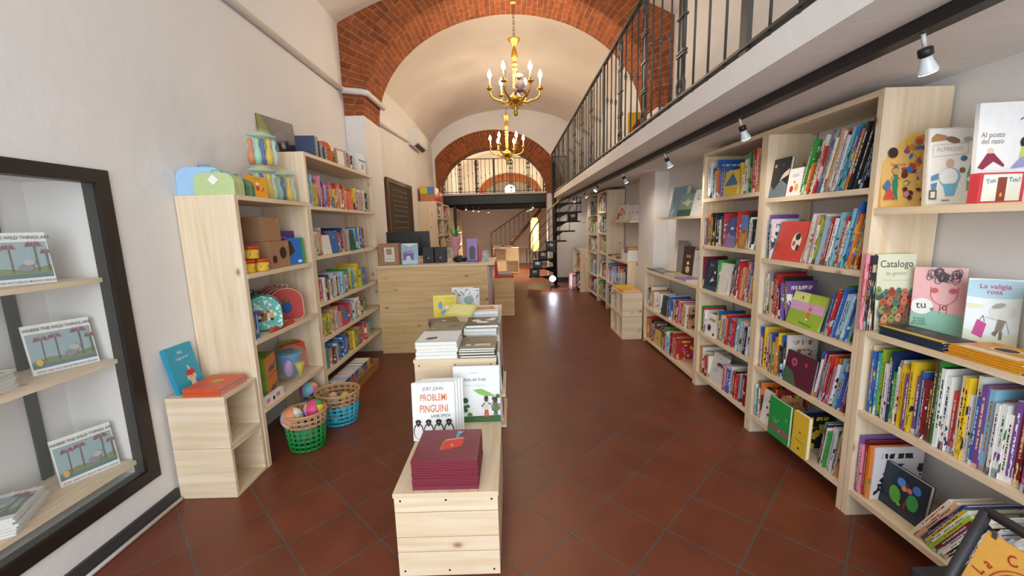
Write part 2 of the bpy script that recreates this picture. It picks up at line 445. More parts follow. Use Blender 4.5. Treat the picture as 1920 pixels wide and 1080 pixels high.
# rear wall with shallow brick arch over a lit recess, above the gallery
m = MB(); xs = lin_(XL, XR, 50); CC, CW, CR, CS = .03, .95, .48, 2.74
for a, b in zip(xs, xs[1:]):
    t = lambda x: (CS+CR*math.sqrt(max(0, 1-((x-CC)/CW)**2))) if abs(x-CC) < CW else 2.38
    m.poly([(a, YEND, t(a)), (b, YEND, t(b)), (b, YEND, zmid(b)), (a, YEND, zmid(a))], VAULT)
m.box((XL, YEND+1.2, 2.3), (XR, YEND+1.25, 4.2), VAULT); m.box((-1.3, YEND, 2.3), (-1.25, YEND+1.2, 4), VAULT); m.box((1.3, YEND, 2.3), (1.35, YEND+1.2, 4), VAULT)
m.box((XL, YEND, 0), (XR, YEND+.05, 2.38), WHITE); m.box((-1.3, YEND+.05, 2.3), (1.3, YEND+1.2, 2.36), VAULT); m.box((-1.3, YEND+.05, 3.9), (1.3, YEND+1.2, 3.95), VAULT)
struct(m.build('wall_back'))
brick_arch('trim_3', arch_pts(CC, CW, CR, CS, 33), arch_pts(CC, CW+.24, CR+.26, CS, 33), YEND-.03, YEND+.3)

# mezzanine slab along the right, gallery slab across the end
SX, SZ0, SZ1, SYE = 1.05, 2.10, 2.215, 10.55
m = MB(); m.box((SX, Y0, SZ0), (XR-.001, SYE, SZ1), WHITE); struct(m.build('ceiling_mezzanine'))
GZ = 2.33
m = MB(); m.box((XL+.001, 11.16, GZ), (XR-.001, YEND-.001, GZ+.05), mat('d8cfc2', .7)); struct(m.build('floor_gallery'))
for i, y in enumerate((11.17, 12.3, 13.4, 14.5)):
    m = MB(); m.box((XL+.002, y, GZ-.002), (XR-.002, y+.02, GZ-.26), BLACK); m.box((XL+.002, y-.05*(i > 0), GZ-.24), (XR-.002, y+.08, GZ-.26), BLACK)
    m.box((XL+.002, y-.05*(i > 0), GZ-.002), (XR-.002, y+.08, GZ-.02), BLACK)
    tag(m.build('ceiling_beam'), ['black steel beam under the front edge of the end gallery', 'black steel beam second behind the gallery front edge', 'black steel beam third behind the gallery front edge', 'black steel beam deepest under the gallery'][i], 'beam', 'beams under the gallery')
m = MB(); m.box((-1.55, 11.25, 0), (-1.47, 11.33, GZ-.27), BLACK); tag(m.build('steel_column'), 'black steel column holding up the left end of the gallery', 'column')
m = MB(); m.box((XL+.001, NY1+.06, 0), (XL+.018, 2.1, .075), mat('3c3a3c', .6)); m.box((XL+.001, Y0, 0), (XL+.018, NY1+.06, .075), mat('3c3a3c', .6))
m.box((XL+.001, 4.9, 0), (XL+.018, 5.09, .075), mat('3c3a3c', .6)); struct(m.build('baseboard_left'))
m = MB(); m.tube([(XL+.032, 1.0, .012), (XL+.032, 2.09, .012)], .011, WPLAS); tag(m.build('cable_duct'), 'thin white cable duct on the floor along the left baseboard', 'cable duct')
m = MB(); m.box((1.06, 10.64, 0), (XR-.002, 10.699, .09), mat('3c3a3c', .6)); struct(m.build('baseboard_right'))

# ------------------------------------------------------------------ balcony railings
def ornate_post(h, along):
    """wrought iron post: three slim bars, collars, loops at foot and head"""
    m = MB(); A = Vector(along)
    m.box(A*-.012+Vector((-.006 if along[0] == 0 else 0, -.006 if along[1] == 0 else 0, .02)), A*.012+Vector((.006 if along[0] == 0 else 0, .006 if along[1] == 0 else 0, h-.02)), IRON)
    for s_ in (-1, 1): m.tube([A*(.042*s_)+Vector((0, 0, .16)), A*(.042*s_)+Vector((0, 0, h-.16))], .008, IRON, 6)
    for z0, sg in ((.02, 1), (h-.02, -1)):
        for s_ in (-1, 1):
            m.tube([A*(s_*q)+Vector((0, 0, z0+sg*zz)) for q, zz in ((.008, .0), (.028, .02), (.05, .06), (.05, .10), (.03, .14), (.012, .12), (.014, .08), (.042, .15))], .010, IRON, 6)
        m.ball((0, 0, z0+sg*.03), .022, IRON, seg=8)
    for z in (h*.28, h*.30, h*.5, h*.7, h*.72):
        m.box(A*-.055+Vector((-.014 if along[0] == 0 else 0, -.014 if along[1] == 0 else 0, z)), A*.055+Vector((.014 if along[0] == 0 else 0, .014 if along[1] == 0 else 0, z+.012)), IRON)
    return m
def plain_bar(h, r=.0065, knob=None, along=(0, 1, 0), flat=False):
    m = MB()
    if flat: m.box((-.012, -.028, 0), (.012, .028, h), IRON) if along[1] else m.box((-.028, -.012, 0), (.028, .012, h), IRON)
    else:
        m.tube([(0, 0, 0), (0, 0, h)], r, IRON, 6)
        if knob: m.lathe([(r, -.03), (.012, -.022), (.008, -.012), (.017, 0), (.008, .012), (.012, .022), (r, .03)], (0, 0, knob), IRON, 8)
    return m
def railing(label, P0, along, n, pitch, h, start_plain, per, length):
    """n posts at a pitch, balusters between"""
    t = thing('balcony_railing', label, 'railing', P0); A = Vector(along)
    e = A*length
    def rail(nm, z, th):
        m = MB(); p = Vector((.018, .018, 0))-A*.018
        m.box(Vector((0, 0, z))-p, e+Vector((0, 0, z+th))+p, BLACK); m.build(nm, t)
    rail('top_rail', h-.012, .018); rail('bottom_rail', .035, .014)
    protos = {}
    def put(key, mk, nm, d):
        if key not in protos: o = protos[key] = mk().build(nm, t)
        else: o = protos[key].copy(); COL.objects.link(o); o.parent = t
        o.location = A*d
    for k in range(n):
        d = k*pitch
        if (k+start_plain) % 4 == 0: put('flat', lambda: plain_bar(h-.01, flat=True, along=along), 'post', d)
        else: put('orn', lambda: ornate_post(h-.01, along), 'ornate_post', d)
        if k < n-1:
            for j in range(per):
                kn = (.46, .52, .58)[j % 3]
                put('b%d' % (j % 3), lambda: plain_bar(h-.01, knob=h*kn), 'baluster', d+pitch*(j+1)/(per+1))
    return t
railing('black wrought iron railing running along the edge of the right mezzanine', (SX+.03, -1.545, SZ1), (0, 1, 0), 18, .70, 1.0, 3, 3, 12.0)
railing('black wrought iron railing across the gallery behind the second brick arch', (-1.78, 11.2, GZ+.05), (1, 0, 0), 7, .46, .9, 1, 3, 2.9)
# wire mesh gate at the far end of the balcony
m = MB()
for i in range(9): m.box((SX+.02+.05*i, 10.50, SZ1+.02), (SX+.032+.05*i, 10.51, SZ1+.95), IRON)
for i in range(2): m.box((SX+.02, 10.49, SZ1+.02+.92*i), (SX+.45, 10.52, SZ1+.05+.92*i), IRON)
tag(m.build('balcony_gate'), 'dark metal gate closing the far end of the mezzanine', 'gate')

# poster on the mezzanine behind the railing
m = MB(); P = [onx(1168, 178, XR-.03), onx(1182, 252, XR-.03)]
t = thing('framed_poster', 'yellow poster leaning behind the mezzanine railing past the big arch', 'poster', (1.70, 5.95, SZ1), (math.radians(0), 0, 0))
m.box((0, 0, 0), (.30, .02, .80), mat('d8b020', .5)); m.build('panel', t)
m = MB(); m.prism([(.05, -.002, .25), (.20, -.002, .20), (.24, -.002, .5), (.15, -.002, .72), (.06, -.002, .6)], (0, .0015, 0), mat('8a2f3a', .6))
m.prism([(.12, -.004, .42), (.22, -.004, .40), (.20, -.004, .62), (.13, -.004, .64)], (0, .0015, 0), mat('2c3a6c', .6)); m.prism([(.03, -.002, .05), (.27, -.002, .04), (.26, -.002, .16), (.04, -.002, .17)], (0, .0015, 0), mat('ece6da', .6)); m.build('picture', t)

# ------------------------------------------------------------------ pipe, air conditioner, blackboard
t = thing('conduit', 'white cable conduit crossing the left wall and bending round the brick arch', 'conduit')
m = MB(); r = .028
m.tube([(XL+r, -1.5, 3.10), (XL+r, 5.04, 3.12)], r, WPLAS, 10); m.build('pipe', t)
m = MB(); m.tube([(XL+r, 5.0, 3.12), (XL+.05, 5.05, 3.12), (-1.70, 5.05, 3.10), (-1.665, 5.10, 3.10), (-1.655, 5.72, 3.10)], .036, WPLAS, 10); m.build('elbow_cover', t)
m = MB(); m.tube([(XL+r, 5.72, 3.04), (XL+r, 8.1, 3.16), (XL+r, 8.35, 3.22)], r, WPLAS, 10); m.build('pipe', t)
t = thing('air_conditioner', 'white wall mounted air conditioner above the blackboard', 'air conditioner')
m = MB()
prof = [(XL+.002, 3.13), (XL+.10, 3.10), (XL+.19, 3.17), (XL+.215, 3.30), (XL+.20, 3.42), (XL+.002, 3.44)]
m.prism([(x, 8.25, z) for x, z in prof], (0, .85, 0), mat('e6e4e2', .35)); m.build('casing', t)
m = MB(); m.prism([(x, 8.32, z) for x, z in ((XL+.11, 3.095), (XL+.175, 3.145), (XL+.178, 3.14), (XL+.113, 3.09))], (0, .7, 0), BLACK); m.build('air_outlet', t)
m = MB(); m.prism([(XL+.11, 8.24, 3.10), (XL+.19, 8.24, 3.17), (XL+.185, 8.24, 3.165), (XL+.115, 8.24, 3.12)], (0, .005, 0), WPLAS); m.build('side_vent', t)

t = thing('blackboard', 'wood framed blackboard with chalk writing leaning on the left wall behind the counter', 'blackboard')
bx = XL+.03
m = MB(); m.box((bx-.01, 6.52, 1.36), (bx+.01, 8.0, 2.24), mat('40352a', .8)); m.build('slate', t)
m = MB()
for a, b in (((bx-.012, 6.46, 1.30), (bx+.025, 6.53, 2.30)), ((bx-.012, 7.99, 1.30), (bx+.025, 8.06, 2.30)), ((bx-.012, 6.53, 2.23), (bx+.025, 7.99, 2.30)), ((bx-.012, 6.53, 1.30), (bx+.025, 7.99, 1.37))): m.box(a, b, DWOOD)
m.build('frame', t)
CH = mat('a9a08c', .9); CHY = mat('b8a858', .9)
for j, (wd, z) in enumerate([('Gli appuntamenti', 2.12), ('letture e giochi', 2.03), ('sabato mattina', 1.95), ('laboratorio', 1.87), ('ore dieci', 1.79), ('libri nuovi', 1.70), ('vi aspettiamo', 1.60), ('sempre', 1.50)]):
    m = MB(); random.seed(j)
    for k in range(7):       # unreadable chalk strokes
        y = 6.75+k*.14+random.uniform(0, .03); L = random.uniform(.05, .11)
        m.tube([(bx+.013, y, z), (bx+.013, y+L*.3, z+.025), (bx+.013, y+L*.6, z), (bx+.013, y+L, z+.02)], .003, CHY if j == 1 else CH, 4)
    m.build('chalk_line', t)

# ------------------------------------------------------------------ chandeliers
def chandelier(label, loc, chain_top, lum):
    t = thing('chandelier', label, 'chandelier', loc)   # z = 0 at the hub
    m = MB()
    m.lathe([(.0, .62), (.075, .66), (.08, .675), (.03, .64)][:0] or [(.012, .60), (.03, .61), (.05, .65), (.075, .668), (.078, .678), (.06, .68), (.01, .66)], (0, 0, 0), GOLD, 20)
    m.lathe([(.01, .60), (.018, .59), (.022, .57), (.036, .53), (.04, .49), (.03, .45), (.015, .43), (.018, .415), (.038, .405), (.04, .39), (.02, .375), (.03, .355), (.034, .34), (.018, .325), (.022, .30),
             (.026, .27), (.022, .24), (.027, .21), (.023, .18), (.03, .15), (.026, .12), (.04, .10), (.02, .08), (.03, .05), (.06, .03), (.085, .005), (.09, -.02), (.06, -.05), (.03, -.07), (.018, -.09), (.036, -.105), (.04, -.12), (.02, -.14), (.028, -.165), (.026, -.195), (.008, -.215)], (0, 0, 0), GOLD, 16)
    m.build('stem', t)
    m = MB()
    zz = .668; k = 0
    while zz < chain_top:
        a = k % 2
        m.tube([((.012*math.cos(q) if a else 0), (0 if a else .012*math.cos(q)), zz+.022+.024*math.sin(q)) for q in lin_(0, 2*PI, 9)[:-1]], .0035, mat('8c7a50', .4, .8), 5, closed=True)
        zz += .036; k += 1
    m.lathe([(.035, 0), (.035, .012), (.02, .02)], (0, 0, chain_top), GOLD, 12)
    m.build('chain', t)
    arm = bulb = None
    for i in range(6):
        a = math.radians(4+60*i)
        if arm is None:
            m = MB()
            pts = [(.05, .0, -.01), (.10, 0, -.045), (.15, 0, -.05), (.19, 0, -.03), (.23, 0, -.02), (.27, 0, -.005), (.305, 0, .03), (.315, 0, .07), (.315, 0, .10)]
            m.tube(pts, [.016, .013, .012, .014, .011, .012, .011, .010, .012], GOLD, 8)
            m.tube([(.13, 0, -.05), (.11, 0, -.085), (.075, 0, -.09), (.07, 0, -.065), (.09, 0, -.06)], .007, GOLD, 6)
            m.lathe([(.012, .095), (.038, .105), (.042, .115), (.02, .115), (.018, .14), (.02, .145)], (.315, 0, 0), GOLD, 14)
            arm = m.build('arm', t)
            m = MB(); m.lathe([(.0105, .14), (.0105, .235)], (.315, 0, 0), mat('f2e6c8', .5), 10); c = m.build('candle_sleeve', arm)
            m = MB(); m.lathe([(.008, .235), (.018, .245), (.026, .265), (.025, .285), (.015, .31), (.003, .335)], (.315, 0, 0), mat('ffe8c0', .3, 0, 45), 12); b = m.build('bulb', arm)
            A = arm
        else:
            A = arm.copy(); COL.objects.link(A); A.parent = t
            for ch in list(arm.children): d = ch.copy(); COL.objects.link(d); d.parent = A
        A.rotation_euler = (0, 0, a)
        L = bpy.data.lights.new('bulb_light', 'POINT'); L.energy = lum; L.color = (1, .80, .58); L.shadow_soft_size = .03
        lo = bpy.data.objects.new('bulb_light', L); COL.objects.link(lo); lo.location = Vector(loc)+Vector((.315*math.cos(a), .315*math.sin(a), .36))
    return t
HUB = Vector((.11, 5.35, 3.07))
chandelier('gilded six-arm chandelier hanging from the front brick arch with a plush toy on it', HUB, 1.09, 5.5)
chandelier('gilded six-arm chandelier hanging farther back in front of the second arch', Vector((-.02, 8.0, 2.86)), 1.56, 5.5)
# plush toy sitting on the hub
t = thing('plush_monkey', 'grey plush monkey with a pale face sitting on the front chandelier', 'soft toy', HUB+Vector((.06, -.075, .035)))
PF = mat('6f6064', .95); PW = mat('dcc8b8', .95)
m = MB(); m.ball((0, 0, .08), .055, PF, sc=(.85, .8, 1.35)); m.ball((-.012, -.012, .195), .040, PF)
for s_ in (-1, 1):
    m.tube([(s_*.035, 0, .13), (s_*.06, -.02, .09), (s_*.05, -.05, .045)], [.018, .015, .016], PF, 8)
    m.tube([(s_*.03, -.02, .03), (s_*.055, -.06, .03), (s_*.06, -.07, -.03)], [.024, .019, .018], PF, 8)
m.build('body', t)
m = MB(); m.ball((-.014, -.035, .192), .027, PW, sc=(1.15, .7, 1)); m.ball((-.05, -.005, .20), .014, PW); m.ball((.026, -.005, .20), .014, PW); m.build('face', t)
m = MB(); m.ball((-.024, -.055, .20), .005, BLACK, seg=6); m.ball((-.005, -.055, .20), .005, BLACK, seg=6); m.build('eyes', t)

# ------------------------------------------------------------------ track with spot lamps under the mezzanine
m = MB(); m.box((1.28, -1.5, 2.055), (1.335, 10.5, 2.099), BLACK); tag(m.build('lighting_track'), 'long black lighting track under the right mezzanine', 'lighting track')
def spot_lamp(label, loc, tilt, col, e, z_, group, rise=0):
    t = thing('spot_lamp', label, 'spot lamp', loc, tilt, group)
    m = MB(); m.tube([(0, 0, rise), (0, 0, -.04)], .006, WPLAS, 6); m.build('stem', t)
    m = MB(); m.lathe([(.017, -.045), (.019, -.047), (.019, -.068), (.015, -.07)], (0, 0, 0), BLACK, 14); m.build('socket', t)
    m = MB(); m.lathe([(.014, -.068), (.016, -.085), (.026, -.115), (.027, -.12)], (0, 0, 0), mat('dfe6ea', .3), 16); m.build('reflector', t)
    m = MB(); m.lathe([(.024, -.1205), (.024, -.1225)], (0, 0, 0), mat(col, .3, 0, 14), 16); m.build('lens', t)
    L = bpy.data.lights.new('spot_light', 'SPOT'); L.energy = e; L.color = lin(col); L.spot_size = math.radians(110); L.spot_blend = .8; L.shadow_soft_size = .03
    lo = bpy.data.objects.new('spot_light', L); COL.objects.link(lo); lo.parent = t; lo.location = (0, 0, -.13)
    return t
for k, (y, ti) in enumerate([(1.36, -30), (2.38, -32), (3.5, -35), (4.8, -35), (6.0, 35), (7.3, -35), (8.6, -30), (10.2, -30)]):
    od = ['nearest', 'second', 'third', 'fourth', 'fifth', 'sixth', 'seventh', 'farthest'][k]
    spot_lamp('white spot lamp with black socket, %s on the mezzanine track' % od, (1.307, y, 2.055), (0, math.radians(ti), math.radians(25)), 'fff0da', 9 if k > 1 else 5, 0, 'spot lamps on the mezzanine track')
for k, (x, y) in enumerate([(-1.22, 11.45), (-1.12, 12.6), (-1.01, 13.2), (-.74, 14.2), (.65, 11.45), (.67, 12.6), (.65, 13.2), (.62, 14.2)]):
    sd = 'left' if x < 0 else 'right'; od = ['nearest', 'second', 'third', 'deepest'][k % 4]
    spot_lamp('small spot lamp under the gallery, %s of the %s row' % (od, sd), (x, y, GZ-.25), (0, 0, 0), 'fff0cc', 120, 0, 'spot lamps under the gallery', .25)

# ------------------------------------------------------------------ spiral staircase
SC = Vector((1.06, 9.72, 0))
t = thing('spiral_staircase', 'black steel spiral staircase at the end of the right aisle', 'staircase', SC)
m = MB(); m.lathe([(.05, 0), (.05, 2.9)], (0, 0, 0), BLACK, 16); m.lathe([(.11, 0), (.11, .015), (.05, .02)], (0, 0, 0), BLACK, 16); m.build('centre_pole', t)
angs = [186+22*i for i in range(9)]; zs = [.24+.215*i for i in range(9)]
def tread(ang, z):
    m = MB(); a0, a1 = math.radians(ang-14), math.radians(ang+14); R_ = .64
    pts = [(.05*math.cos(a0), .05*math.sin(a0), z)]+[(R_*math.cos(a), R_*math.sin(a), z) for a in lin_(a0, a1, 6)]+[(.05*math.cos(a1), .05*math.sin(a1), z)]
    m.prism(pts, (0, 0, .03), BLACK)
    a = math.radians(ang); m.prism([(.05*math.cos(a), .05*math.sin(a), z), (.35*math.cos(a), .35*math.sin(a), z), (.05*math.cos(a), .05*math.sin(a), z-.12)], (-.01*math.sin(a), .01*math.cos(a), 0), BLACK)
    return m
for a, z in zip(angs, zs): tread(a, z).build('tread', t)
pts = []
for i, (a, z) in enumerate(zip(angs, zs)):
    aa = math.radians(a); p = (.62*math.cos(aa), .62*math.sin(aa), z+.02)
    m = MB(); m.tube([p, (p[0], p[1], z+.92)], .007, BLACK, 6); m.build('baluster', t)
for q in (.92, .72, .52, .32):
    m = MB(); P = [(.62*math.cos(math.radians(a)), .62*math.sin(math.radians(a)), z+q) for a, z in zip(lin_(angs[0], angs[-1], 30), lin_(zs[0], zs[-1], 30))]
    m.tube(P, .016 if q == .92 else .006, mat('b88a3a', .35, .6) if q == .92 else BLACK, 8); m.build('handrail' if q == .92 else 'side_rail', t)
# black shop boxes with a white crown standing on the treads
for i, (a, z) in enumerate(list(zip(angs, zs))[:4]+[(angs[6], zs[6])]):
    aa = math.radians(a); px, py = .50*math.cos(aa), .50*math.sin(aa)
    t = thing('black_box', 'black gift box with white crown standing on %s step of the spiral stair' % ['the lowest', 'the second', 'the third', 'the fourth', 'a high'][i], 'box', SC+Vector((px, py, z+.031)), (0, 0, 0), 'black boxes on the spiral stair')
    m = MB(); m.box((-.11, -.06, 0), (.11, .06, .20), mat('201e22', .4), bev=.004); m.build('carton', t)
    m = MB(); cw = mat('d8d4cc', .5)
    m.prism([(-.05, -.0615, .10), (.05, -.0615, .10), (.06, -.0615, .155), (.028, -.0615, .125), (0, -.0615, .17), (-.028, -.0615, .125), (-.06, -.0615, .155)], (0, .001, 0), cw)
    m.prism([(-.05, -.0615, .08), (.05, -.0615, .08), (.05, -.0615, .09), (-.05, -.0615, .09)], (0, .001, 0), cw); m.build('crown_mark', t)
# bright flood lamp at the foot of the stair
t = thing('flood_lamp', 'bright white flood lamp on a small tripod at the foot of the spiral stair', 'lamp', (.93, 9.15, 0))
m = MB()
for a in (0, 120, 240): m.tube([(0, 0, .22), (.09*math.cos(math.radians(a)), .09*math.sin(math.radians(a)), 0.005)], .006, BLACK, 6)
m.build('tripod', t)
m = MB(); m.lathe([(.03, -.05), (.06, 0), (.075, .05), (.078, .06)], (0, 0, 0), BLACK, 16, M=Matrix.Translation((0, 0, .28)) @ Matrix.Rotation(math.radians(98), 4, 'X')); m.build('housing', t)
m = MB(); m.lathe([(.07, .061), (.07, .064)], (0, 0, 0), mat('f0f4ff', .3, 0, 30), 16, M=Matrix.Translation((0, 0, .28)) @ Matrix.Rotation(math.radians(98), 4, 'X')); m.build('lens', t)
L = bpy.data.lights.new('flood_light', 'SPOT'); L.energy = 38; L.color = (.86, .90, 1); L.spot_size = math.radians(150); L.spot_blend = .6; L.shadow_soft_size = .06
lo = bpy.data.objects.new('flood_light', L); COL.objects.link(lo); lo.location = (.93, 9.06, .27); lo.rotation_euler = (math.radians(84), 0, 0)

# ------------------------------------------------------------------ under the gallery: back stair, cubes, desk, added yellow glow
t = thing('wooden_staircase', 'wooden stair rising to the right against the far back wall', 'staircase')
n = 9; STY = 15.0
for i in range(n):
    x = -.62+i*.19; z = .30+i*.215
    m = MB(); m.box((x, STY, z), (x+.24, STY+.8, z+.035), PLY, grain=1); m.build('tread', t)
m = MB(); m.prism([(-.66, STY-.02, .10), (-.52, STY-.02, .10), (1.15, STY-.02, 1.98), (1.15, STY-.02, 2.15)], (0, .03, 0), DWOOD); m.build('stringer', t)
m = MB(); m.tube([(-.72, STY-.03, 1.22), (.95, STY-.03, 3.05-.75)], .015, IRON, 6); m.build('handrail', t)
for i in range(9):
    x = -.70+i*.17; m = MB(); m.tube([(x, STY-.03, .22+max(0, (x+.6))*1.13), (x, STY-.03, 1.22+(x+.72)*.647)], .008, IRON, 6); m.build('baluster', t)
m = MB(); m.tube([(-.72, STY-.03, 0), (-.72, STY-.03, 1.24)], .018, IRON, 6); m.build('newel_post', t)

t = thing('cube_shelf', 'pale wooden cube shelf stacked two by two in front of the far stair', 'shelf', (-.15, 12.6, 0))
for i in range(2):
    for j in range(2):
        m = MB(); x0 = -.4+.4*i; z0 = .01+.4*j; th = .02
        m.box((x0, 0, z0), (x0+th, .36, z0+.39), WOOD); m.box((x0+.39-th, 0, z0), (x0+.39, .36, z0+.39), WOOD)
        m.box((x0+th, 0, z0), (x0+.39-th, .36, z0+th), WOOD); m.box((x0+th, 0, z0+.39-th), (x0+.39-th, .36, z0+.39), WOOD)
        if (i+j) % 2: m.box((x0+th, .34, z0+th), (x0+.39-th, .36, z0+.39-th), WOOD)
        else: m.box((x0+th, .0, z0+th), (x0+.39-th, .02, z0+.39-th), WOOD)
        m.build('cube', t)
for i, (x, c, l) in enumerate([(-.33, '9a8f96', 'flat grey book pile on top of the far cube shelf, left'), (.02, 'b0a49a', 'flat beige book pile on top of the far cube shelf, right')]):
    for k in range(3):
        m = MB(); m.box((-.15-.01*k+x-.05, 12.64, .805+.022*k), (-.15+x+.17, 12.9, .805+.022*k+.02), mat([c, 'c8c0b8', '6c6470'][k], .5)); tag(m.build('book'), l.replace('pile', 'book')+', '+['bottom', 'middle', 'top'][k], 'book', 'books on the far cube shelf')
t = thing('writing_desk', 'small dark desk on thin legs under the far stair', 'desk', (.55, 13.9, 0))
m = MB(); m.box((-.35, 0, .70), (.35, .45, .73), DWOOD); m.build('desk_top', t)
for x in (-.32, 0, .32):
    for y in (.03, .42): m = MB(); m.box((x-.014, y-.014, 0), (x+.014, y+.014, .70), DWOOD); m.build('leg', t)
t = thing('lit_shelf_stand_in', 'tall glowing yellow stand-in for a lit shelf behind the spiral stair', 'glow stand-in', (.72, 12.0, 0))  # made-up glowing column in place of a yellow-lit shelf
m = MB(); m.lathe([(.12, 0), (.12, .02), (.02, .03), (.015, .9)], (0, 0, 0), BLACK, 16); m.build('base', t)
m = MB(); m.lathe([(.07, .72), (.12, .80), (.125, 1.0), (.11, 1.18), (.125, 1.3), (.12, 1.6), (.07, 1.70)], (0, 0, 0), mat('f4dc92', .6, 0, .9), 20); m.build('glowing_column', t)
L = bpy.data.lights.new('added_glow_light', 'POINT'); L.energy = 10; L.color = (1, .8, .42); L.shadow_soft_size = .15  # added point light spreading the stand-in's yellow glow
lo = bpy.data.objects.new('added_glow_light', L); COL.objects.link(lo); lo.location = (.72, 11.75, 1.3)
# globe light glowing on the gallery, cushions beside it
t = thing('globe_lamp', 'glowing round lamp on the gallery floor in front of the third arch', 'lamp', (.03, 15.2, GZ+.05))
m = MB(); m.lathe([(.09, 0), (.09, .02), (.04, .03), (.03, .22)], (0, 0, 0), BLACK, 16); m.build('base', t)
m = MB(); m.ball((0, 0, .40), .19, mat('ffe6b4', .4, 0, 14)); m.build('globe', t)
L = bpy.data.lights.new('globe_light', 'POINT'); L.energy = 60; L.color = (1, .86, .66); L.shadow_soft_size = .15
lo = bpy.data.objects.new('globe_light', L); COL.objects.link(lo); lo.location = (.03, 14.95, GZ+.35)
for i, (x, c, l) in enumerate([(-1.15, '54404c', 'dark purple book on the gallery floor, leftmost'), (-.45, '8a5236', 'brown book lying open left of the gallery lamp'), (.42, '6a4030', 'brown book lying open right of the gallery lamp')]):
    t = thing('open_book', l, 'book', (x, 14.2, GZ+.051)); m = MB()
    m.box((-.22, 0, 0), (.22, .3, .03), mat(c, .6)); m.build('cover', t); m = MB(); m.box((-.2, .01, .03), (.2, .29, .06), PAGES, bev=.008); m.build('pages', t)

# =================================================================== furniture
def board_unit(name, label, cat, side, xf, xb, y0, y1, zs, ztop, zbase=0.0, th=.028, st=.03, group=None, top=True, sides=(1, 1), m_=None):
    """shelving against a side wall: side panels, shelves, top"""
    t = thing(name, label, cat, ((xf+xb)/2, (y0+y1)/2, 0), group=group); off = Vector(((xf+xb)/2, (y0+y1)/2, 0)); mm = m_ or WOOD
    def bx(nm, a, b, grain=None):
        m = MB(); m.box(Vector(a)-off, Vector(b)-off, mm, grain=grain); return m.build(nm, t)
    if sides[0]: bx('side_panel', (xf, y0, zbase), (xb, y0+st, ztop), 2)
    if sides[1]: bx('side_panel', (xf, y1-st, zbase), (xb, y1, ztop), 2)
    for z in zs: bx('shelf', (xf+.002, y0+st, z-th), (xb, y1-st, z), 1)
    if top: bx('top_panel', (xf+.001, y0+(st if ztop else 0), ztop-th), (xb, y1-st, ztop), 1)
    return t
RF, RB = 1.66, 1.965
A_Z = [1.625, 1.238, .865, .495, .135]; B_Z = [1.675, 1.285, .905, .515, .135]
board_unit('bookcase', 'tall pine bookcase nearest the viewer on the right wall', 'bookcase', 1, RF, RB, 1.87, 2.70, A_Z, 2.05, group='tall pine bookcases')
board_unit('bookcase', 'tall pine bookcase second from the viewer on the right wall', 'bookcase', 1, RF, RB, 2.705, 3.545, B_Z, 2.05, group='tall pine bookcases')
C_Z = [.57, .145]
board_unit('bookcase', 'low pine bookcase at the right edge, with picture books on top', 'bookcase', 1, RF, RB, .55, 1.865, C_Z, .965, group='low pine bookcases')
board_unit('bookcase', 'low pine bookcase between the tall right bookcases and the brick pier', 'bookcase', 1, RF, RB, 3.55, 4.99, [.455, .06], .915, group='low pine bookcases')
E_Z = [1.70, 1.32, .96, .52, .13]
board_unit('bookcase', 'tall pine bookcase far down the right wall beyond the pier', 'bookcase', 1, RF, RB, 7.0, 7.75, E_Z, 2.05, group='tall pine bookcases')
board_unit('bookcase', 'tall pine bookcase farthest along the right wall', 'bookcase', 1, RF, RB, 7.755, 8.70, [z-.04 for z in E_Z], 2.05, group='tall pine bookcases')
board_unit('bookcase', 'low pine bookcase just beyond the right pier', 'bookcase', 1, RF, RB, 5.72, 6.995, [.50, .10], .93, group='low pine bookcases')
board_unit('bookcase', 'low pine bookcase beside the spiral stair', 'bookcase', 1, 1.50, RB, 8.75, 9.75, [.50, .10], .93, group='low pine bookcases')
LF, LB = -1.60, -1.945
L1_Z = [1.25, .835, .385]; L2_Z = [1.70, 1.29, .895, .59, .30]
board_unit('bookcase', 'shorter pine bookcase on the left wall holding backpacks and toys', 'bookcase', -1, LF, LB, 2.40, 3.27, L1_Z, 1.722, group='tall pine bookcases')
board_unit('bookcase', 'taller pine bookcase full of books on the left wall', 'bookcase', -1, LF, LB, 3.275, 4.87, L2_Z, 2.115, group='tall pine bookcases')
FL_Z = [1.70, 1.33, .95, .55, .15]
board_unit('bookcase', 'pine bookcase behind the blackboard on the left wall', 'bookcase', -1, -1.55, LB, 8.70, 9.55, FL_Z, 2.05, group='tall pine bookcases')
board_unit('bookcase', 'pine bookcase next to the middle wall on the left', 'bookcase', -1, -1.55, LB, 9.555, 10.5, FL_Z, 2.03, group='tall pine bookcases')
board_unit('bookcase', 'pale pine bookcase under the gallery on the left', 'bookcase', -1, -1.58, LB, 11.45, 13.2, FL_Z, 2.03, group='tall pine bookcases')
# single wall boards
for l, a, b in (('pine wall shelf at the right edge holding three picture books', (1.665, .60, 1.50), (1.965, 1.868, 1.53)),
                ('pine wall shelf above the low right bookcase before the pier', (1.70, 3.55, 1.515), (1.965, 4.85, 1.54)),
                ('pine wall shelf beyond the right pier with white books', (1.68, 5.72, 1.49), (1.965, 6.998, 1.515)),
                ('short pine wall shelf next to the farthest right bookcase', (1.68, 8.71, 1.50), (1.965, 9.5, 1.525))):
    m = MB(); m.box(a, b, WOOD, grain=1); tag(m.build('wall_shelf'), l, 'shelf', 'pine wall shelves')

